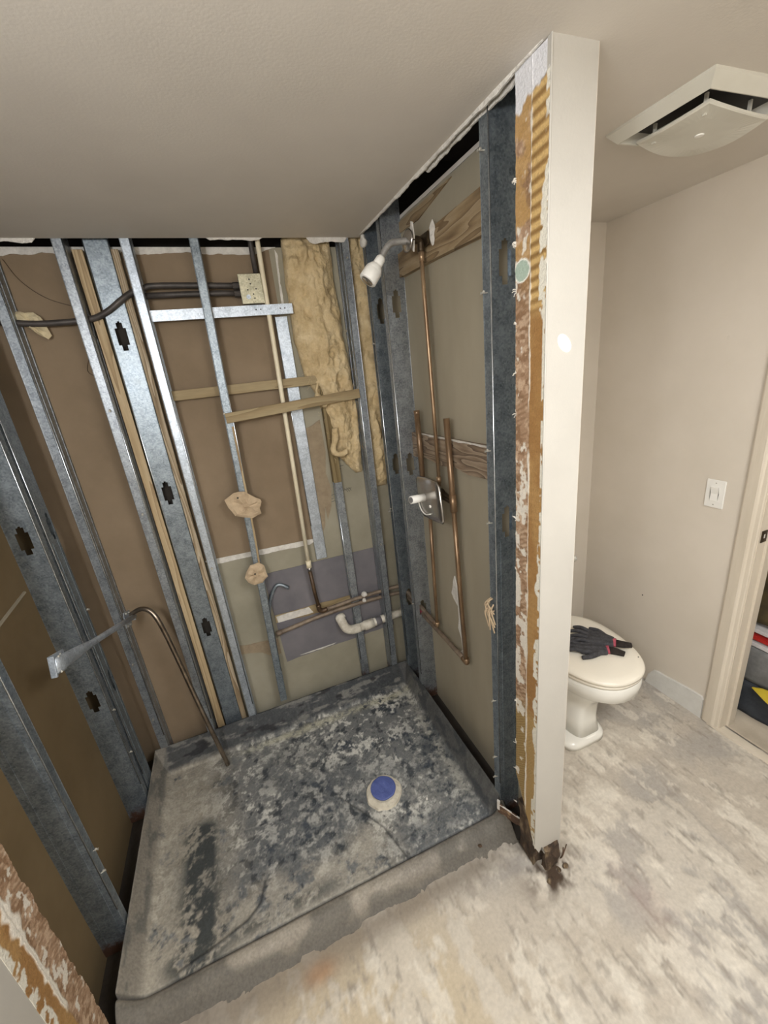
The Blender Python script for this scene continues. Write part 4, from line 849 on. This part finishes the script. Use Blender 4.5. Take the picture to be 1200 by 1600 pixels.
tag(obj('mortar_clod', bm, 'rotten'), 'dark clod stuck on the worn curb near the partition foot', 'debris')

# ================================================================== TOILET
TX, TY = .70, -.224
tl = thing('toilet', 'white porcelain toilet with closed cream lid behind the partition end', 'toilet', (TX, -.6, 0))
def oval(cx, yb, yf, hw, n=56, p=2.3, sq=.0):
    """egg outline: back at yb, front at yf, half-width hw"""
    cy = yb + (yf - yb) * .40; out = []
    for k in range(n):
        a = 2 * math.pi * k / n; ca, sa_ = math.cos(a), math.sin(a)
        x = hw * math.copysign(abs(ca) ** (2 / p), ca)
        y = (cy - yf if sa_ < 0 else yb - cy) * math.copysign(abs(sa_) ** (2 / p), sa_)
        out.append((cx + x, cy + y))
    return out
def loft(name, secs, m, parent, n=56):
    bm = bmesh.new(); rings = []
    for (pts, z) in secs: rings.append([bm.verts.new((p[0], p[1], z)) for p in pts])
    for a, b in zip(rings, rings[1:]):
        for k in range(len(a)): bm.faces.new((a[k], a[(k + 1) % len(a)], b[(k + 1) % len(a)], b[k]))
    bm.faces.new(rings[0][::-1]); bm.faces.new(rings[-1]); return obj(name, bm, m, parent, True)
FX = -.10
loft('foot', [(oval(TX + FX, -.42, -.882, .135, p=5), 0), (oval(TX + FX, -.42, -.880, .133, p=5), .030), (oval(TX + FX, -.42, -.862, .118, p=4.5), .040)], 'ceramic', tl)
loft('pedestal', [(oval(TX - .075, -.42, -.860, .088, p=5), .038), (oval(TX - .075, -.42, -.845, .078, p=5), .12), (oval(TX - .06, -.42, -.840, .082, p=4.5), .19), (oval(TX - .04, -.42, -.860, .105, p=3), .24), (oval(TX - .01, -.43, -.920, .155, p=2.5), .285), (oval(TX, -.43, -.962, .186), .315), (oval(TX, -.43, -.975, .196), .328)], 'ceramic', tl)
loft('bowl_rim', [(oval(TX, -.43, -.968, .190), .316), (oval(TX, -.43, -.988, .206), .332), (oval(TX, -.43, -.994, .210), .375), (oval(TX, -.43, -.992, .209), .402), (oval(TX, -.43, -.985, .203), .410)], 'ceramic', tl)
loft('seat_ring', [(oval(TX, -.46, -.985, .203), .410), (oval(TX, -.46, -.992, .209), .413), (oval(TX, -.46, -.993, .210), .424), (oval(TX, -.46, -.988, .206), .429)], 'seat', tl)
loft('lid', [(oval(TX, -.45, -.990, .208), .431), (oval(TX, -.45, -.998, .214), .434), (oval(TX, -.45, -.999, .215), .446), (oval(TX, -.45, -.992, .209), .454), (oval(TX, -.45, -.96, .18), .4585), (oval(TX, -.5, -.88, .12), .461), (oval(TX, -.6, -.75, .04), .462)], 'seat', tl)
bm = bmesh.new(); box(bm, TX - .22, TX + .22, -.43, -.245, .39, .74); bevel(bm, .025, 4); obj('tank', bm, 'ceramic', tl, True)
bm = bmesh.new(); box(bm, TX - .23, TX + .23, -.440, -.240, .742, .778); bevel(bm, .012, 3); obj('tank_lid', bm, 'ceramic', tl, True)
bm = bmesh.new(); tube(bm, [(TX - .17, -.435, .68), (TX - .17, -.452, .68), (TX - .10, -.458, .672)], [.010, .008, .006], 10); obj('flush_lever', bm, 'chrome', tl, True)
bm = bmesh.new(); lathe(bm, [(.003, 0), (.002, .0015)], Matrix.Translation((.842, -.905, .4575)), 8); obj('lid_speck', bm, 'black', tl)
# gloves on the lid
def glove(name, label, base, ang, sgn, lift=0., m='glove', curl=0.01):
    g = thing(name, label, 'glove', (base[0], base[1], base[2]), 'pair of black work gloves on the toilet lid')
    R_ = Matrix.Translation(base) @ Matrix.Rotation(ang, 4, 'Z') @ Matrix.Diagonal((1.22, 1.22, 1, 1))
    bm = bmesh.new()
    def tb(pts, rs): tube(bm, smooth_path([R_ @ Vector(p) for p in pts], 4), list(np.interp(np.linspace(0, 1, (len(pts) - 1) * 4 + 1), np.linspace(0, 1, len(rs)), rs)), 12)
    # palm: wide flattened body built of overlapping tapered tubes
    for yy, r0, r1 in ((-.030, .017, .014), (-.010, .020, .017), (.010, .020, .017), (.030, .017, .014)):
        tb([(0, yy * .55, .018), (.045, yy * .9, .020), (.095, yy, .017)], [r0 * .9, r0, r1])
    for i, (yy, L, bend) in enumerate(((-.034, .060, .010), (-.012, .074, .004), (.011, .070, -.004), (.032, .058, -.012))):
        tb([(.080, yy * .95, .018), (.095 + L * .45, yy * 1.15 + bend * .4 * sgn, .019 + curl), (.095 + L, yy * 1.35 + bend * sgn, .013)], [.0125, .0115, .0105, .0085])
    tb([(.030, .028 * sgn, .018), (.060, .055 * sgn, .020), (.095, .066 * sgn, .014)], [.0145, .013, .0105])
    body = obj('glove_body', bm, m, g, True)
    md = body.modifiers.new('remesh', 'REMESH'); md.mode = 'VOXEL'; md.voxel_size = .0032; md.use_smooth_shade = True
    sm_ = body.modifiers.new('smooth', 'SMOOTH'); sm_.iterations = 6
    bm = bmesh.new(); tube(bm, [R_ @ Vector((.006, 0, .018)), R_ @ Vector((-.010, 0, .020))], [.027, .0275], 20)
    bmesh.ops.scale(bm, vec=(1, 1, .62), verts=bm.verts, space=Matrix.Translation((0, 0, -base[2] - .018))); obj('cuff_band', bm, 'pink', g, True)
    bm = bmesh.new(); tube(bm, [R_ @ Vector(p) for p in ((-.008, 0, .018), (-.035, .004 * sgn, .015), (-.062, .012 * sgn, .010))], [.026, .023, .018], 20)
    bmesh.ops.scale(bm, vec=(1, 1, .5), verts=bm.verts, space=Matrix.Translation((0, 0, -base[2] - .014))); obj('knit_cuff', bm, 'blackcuff', g, True)
    return g
glove('work_glove', 'black work glove with pink cuff band, upper one lying on the toilet lid', (.800, -.800, .470), math.radians(128), -1)
glove('work_glove', 'black work glove underneath, fingers toward the partition, on the toilet lid', (.745, -.810, .457), math.radians(140), 1)

# ================================================================== CEILING VENT
vt = thing('ceiling_vent', 'square off-white bathroom fan cover hanging crooked from the ceiling', 'ceiling vent', (.64, -1.06, 2.42))
def ringloft(name, rects, m, parent, close=False):
    bm = bmesh.new(); rings = []
    for (x0, x1, y0, y1, z) in rects: rings.append([bm.verts.new(p) for p in ((x0, y0, z), (x1, y0, z), (x1, y1, z), (x0, y1, z))])
    for a, b in zip(rings, rings[1:]):
        for k in range(4): bm.faces.new((a[k], a[(k + 1) % 4], b[(k + 1) % 4], b[k]))
    if close:
        for k in range(4): bm.faces.new((rings[-1][k], rings[-1][(k + 1) % 4], rings[0][(k + 1) % 4], rings[0][k]))
    return obj(name, bm, m, parent)
x0, x1, y0, y1 = .452, .815, -1.198, -.905
ringloft('outer_frame', [(x0, x1, y0, y1, H + .004), (x0, x1, y0, y1, H - .006), (x0 + .022, x1 - .022, y0 + .022, y1 - .022, H - .030), (x0 + .026, x1 - .026, y0 + .026, y1 - .026, H - .029), (x0 + .034, x1 - .034, y0 + .034, y1 - .034, H - .004), (x0 + .034, x1 - .034, y0 + .034, y1 - .034, H + .004)], 'ventplastic', vt, True)
obj('dark_housing', B(x0 + .03, x1 - .03, y0 + .03, y1 - .03, H - .004, H - .001), 'black', vt)
bm = bmesh.new(); nn_ = 12; cx_, cy2, hx, hy = .632, -1.052, .118, .098; pts = []
for (sx, sy), (tx, ty) in (((-1, -1), (1, -1)), ((1, -1), (1, 1)), ((1, 1), (-1, 1)), ((-1, 1), (-1, -1))):
    for i in range(nn_):
        t = i / nn_; x = sx + (tx - sx) * t; y = sy + (ty - sy) * t; bow = .10 * math.sin(math.pi * t); px_, py_ = (0, -1) if sy == ty == -1 else (1, 0) if sx == tx == 1 else (0, 1) if sy == ty == 1 else (-1, 0)
        pts.append((cx_ + (x + px_ * bow) * hx, cy2 + (y + py_ * bow) * hy))
rings = []
for s, dz in ((1.0, .006), (1.0, .001), (.97, -.001), (.6, .001), (.2, .001), (.02, .001)):
    rings.append([bm.verts.new((cx_ + (p[0] - cx_) * s, cy2 + (p[1] - cy2) * s, 2.384 + dz + (.010 * (abs((p[0] - cx_) / hx) * s) ** 2 * (abs((p[1] - cy2) / hy) * s) ** 2))) for p in pts])
for a, b in zip(rings, rings[1:]):
    for k in range(len(a)): bm.faces.new((a[k], a[(k + 1) % len(a)], b[(k + 1) % len(a)], b[k]))
bm.faces.new(rings[0][::-1]); bm.faces.new(rings[-1])
bmesh.ops.rotate(bm, verts=bm.verts, cent=(cx_, cy2, 2.384), matrix=Matrix.Rotation(math.radians(4), 3, 'Y'))
obj('centre_plate', bm, 'ventplastic', vt)
bm = bmesh.new(); lathe(bm, [(.012, 0), (.011, .003), (.004, .004)], frame((0, 0, -1), (cx_, cy2, 2.386)), 16); obj('centre_boss', bm, 'plastic', vt)
for (a, b) in ((.545, -1.12), (.715, -1.12), (.545, -.985), (.715, -.985)): obj('post', B(a - .003, a + .003, b - .004, b + .004, 2.390, H), 'ventplastic', vt)
# ================================================================== LIGHT SWITCH
sw = thing('light_switch', 'white rocker light switch on the cream wall beside the door casing', 'light switch', (WR, -.900, 1.190))
obj('switch_plate', bevel(B(WR - .006, WR + .0005, -.940, -.862, 1.128, 1.256), .002), 'plastic', sw)
bm = bmesh.new(); prism(bm, [(WR - .004, 1.160), (WR - .009, 1.160), (WR - .006, 1.192), (WR - .011, 1.224), (WR - .004, 1.224)], 'y', -.918, -.884); obj('rocker', bm, 'plastic', sw)
for z_ in (1.142, 1.242):
    bm = bmesh.new(); lathe(bm, [(.003, 0), (.002, .001)], frame((-1, 0, 0), (WR - .006, -.901, z_)), 8); obj('screw', bm, 'screw', sw)
# ================================================================== BEDROOM THINGS BEYOND THE DOOR
def softbox(name, label, cat, dims, m, amp=.012, seed=0):
    bm = B(*dims); bmesh.ops.subdivide_edges(bm, edges=list(bm.edges), cuts=7, use_grid_fill=True)
    c0 = Vector(((dims[0] + dims[1]) / 2, (dims[2] + dims[3]) / 2, (dims[4] + dims[5]) / 2))
    for v in bm.verts: v.co = c0 + (v.co - c0) * .97 + Vector(mn.noise_vector(v.co * 9 + Vector((seed, 0, 0)))) * amp
    return tag(obj(name, bm, m, None, True), label, cat)
softbox('tool_bag', 'charcoal fabric tool bag on the floor beyond the doorway', 'bag', (1.40, 1.80, -1.42, -.98, .01, .20), 'darkcloth', .015, 1)
fl2 = bmesh.new(); prism(fl2, [(-1.112, .212), (-1.150, .232), (-1.24, .250), (-1.23, .150), (-1.17, .178)], 'x', 1.376, 1.386)
tag(obj('yellow_flap', fl2, 'yellow'), 'bright yellow flap hanging over the charcoal bag beyond the doorway', 'cloth')
softbox('grey_bin', 'grey cloth bin standing on the charcoal bag beyond the doorway', 'bin', (1.41, 1.78, -1.36, -1.0, .205, .40), 'greycloth', .012, 4)
for k, (m_, z_) in enumerate((('clear', .405), ('red', .435), ('clear', .47))):
    tag(obj('flat_case', bevel(B(1.42 + .01 * k, 1.74, -1.33 + .02 * k, -1.02, z_, z_ + .022), .004), m_), ('milky plastic case at the bottom of the stack on the grey bin', 'red plastic case in the stack on the grey bin', 'milky plastic case on top of the red case')[k], 'case')
softbox('cloth_bundle', 'olive brown bundle behind the stacked cases beyond the doorway', 'bag', (1.47, 1.85, -1.34, -.96, .51, .78), 'brown_cloth', .03, 7)
softbox('dark_backpack', 'black and yellow stained pack on top of the pile beyond the doorway', 'bag', (1.50, 1.86, -1.30, -.95, .80, 1.02), 'black', .03, 9)
xs = np.linspace(1.265, 2.1, 80); ys = np.linspace(-1.75, -.95, 70); X, Y = np.meshgrid(xs, ys)
Z = .004 + .018 * np.abs(np.sin((X * 1.2 + Y * .5) * 9 + 2 * fbm(X, Y, 3, 3, 5))) ** 6 + .006 * fbm(X, Y, 6, 3, 2)
sh = grid_mesh('drop_cloth', np.stack([X, Y, Z], -1), np.zeros(X.shape + (3,)) + .4, 'sheet', thick=(0, 0, -.003))
tag(sh, 'creased beige drop cloth spread on the floor beyond the doorway', 'cloth')
# ================================================================== VANITY LIGHT AND ADDED UNSEEN CABINET BEHIND THE CAMERA
vl = thing('vanity_light', 'three bulb vanity light bar on the left wall behind the camera', 'lamp', (-1.43, -2.25, 2.08))
obj('backplate', bevel(B(-1.438, -1.41, -2.75, -1.75, 2.03, 2.13), .004), 'chrome', vl)
for b_ in BULBS: obj('socket', T([(-1.412, b_[1], b_[2]), (-1.35, b_[1], b_[2])], .022, 12), 'chrome', vl)
vn = thing('unseen_shadow_cabinet', 'unseen white vanity cabinet added behind the camera to cast shadow', 'cabinet', (.75, -2.5, 0))  # out of view, put in as a shadow caster
obj('body', bevel(B(.30, 1.21, -2.86, -2.32, .08, .82), .004), 'white_paint', vn)
obj('counter', bevel(B(.28, 1.215, -2.87, -2.28, .82, .86), .006), 'ceramic', vn)
print('objects', len(bpy.data.objects))
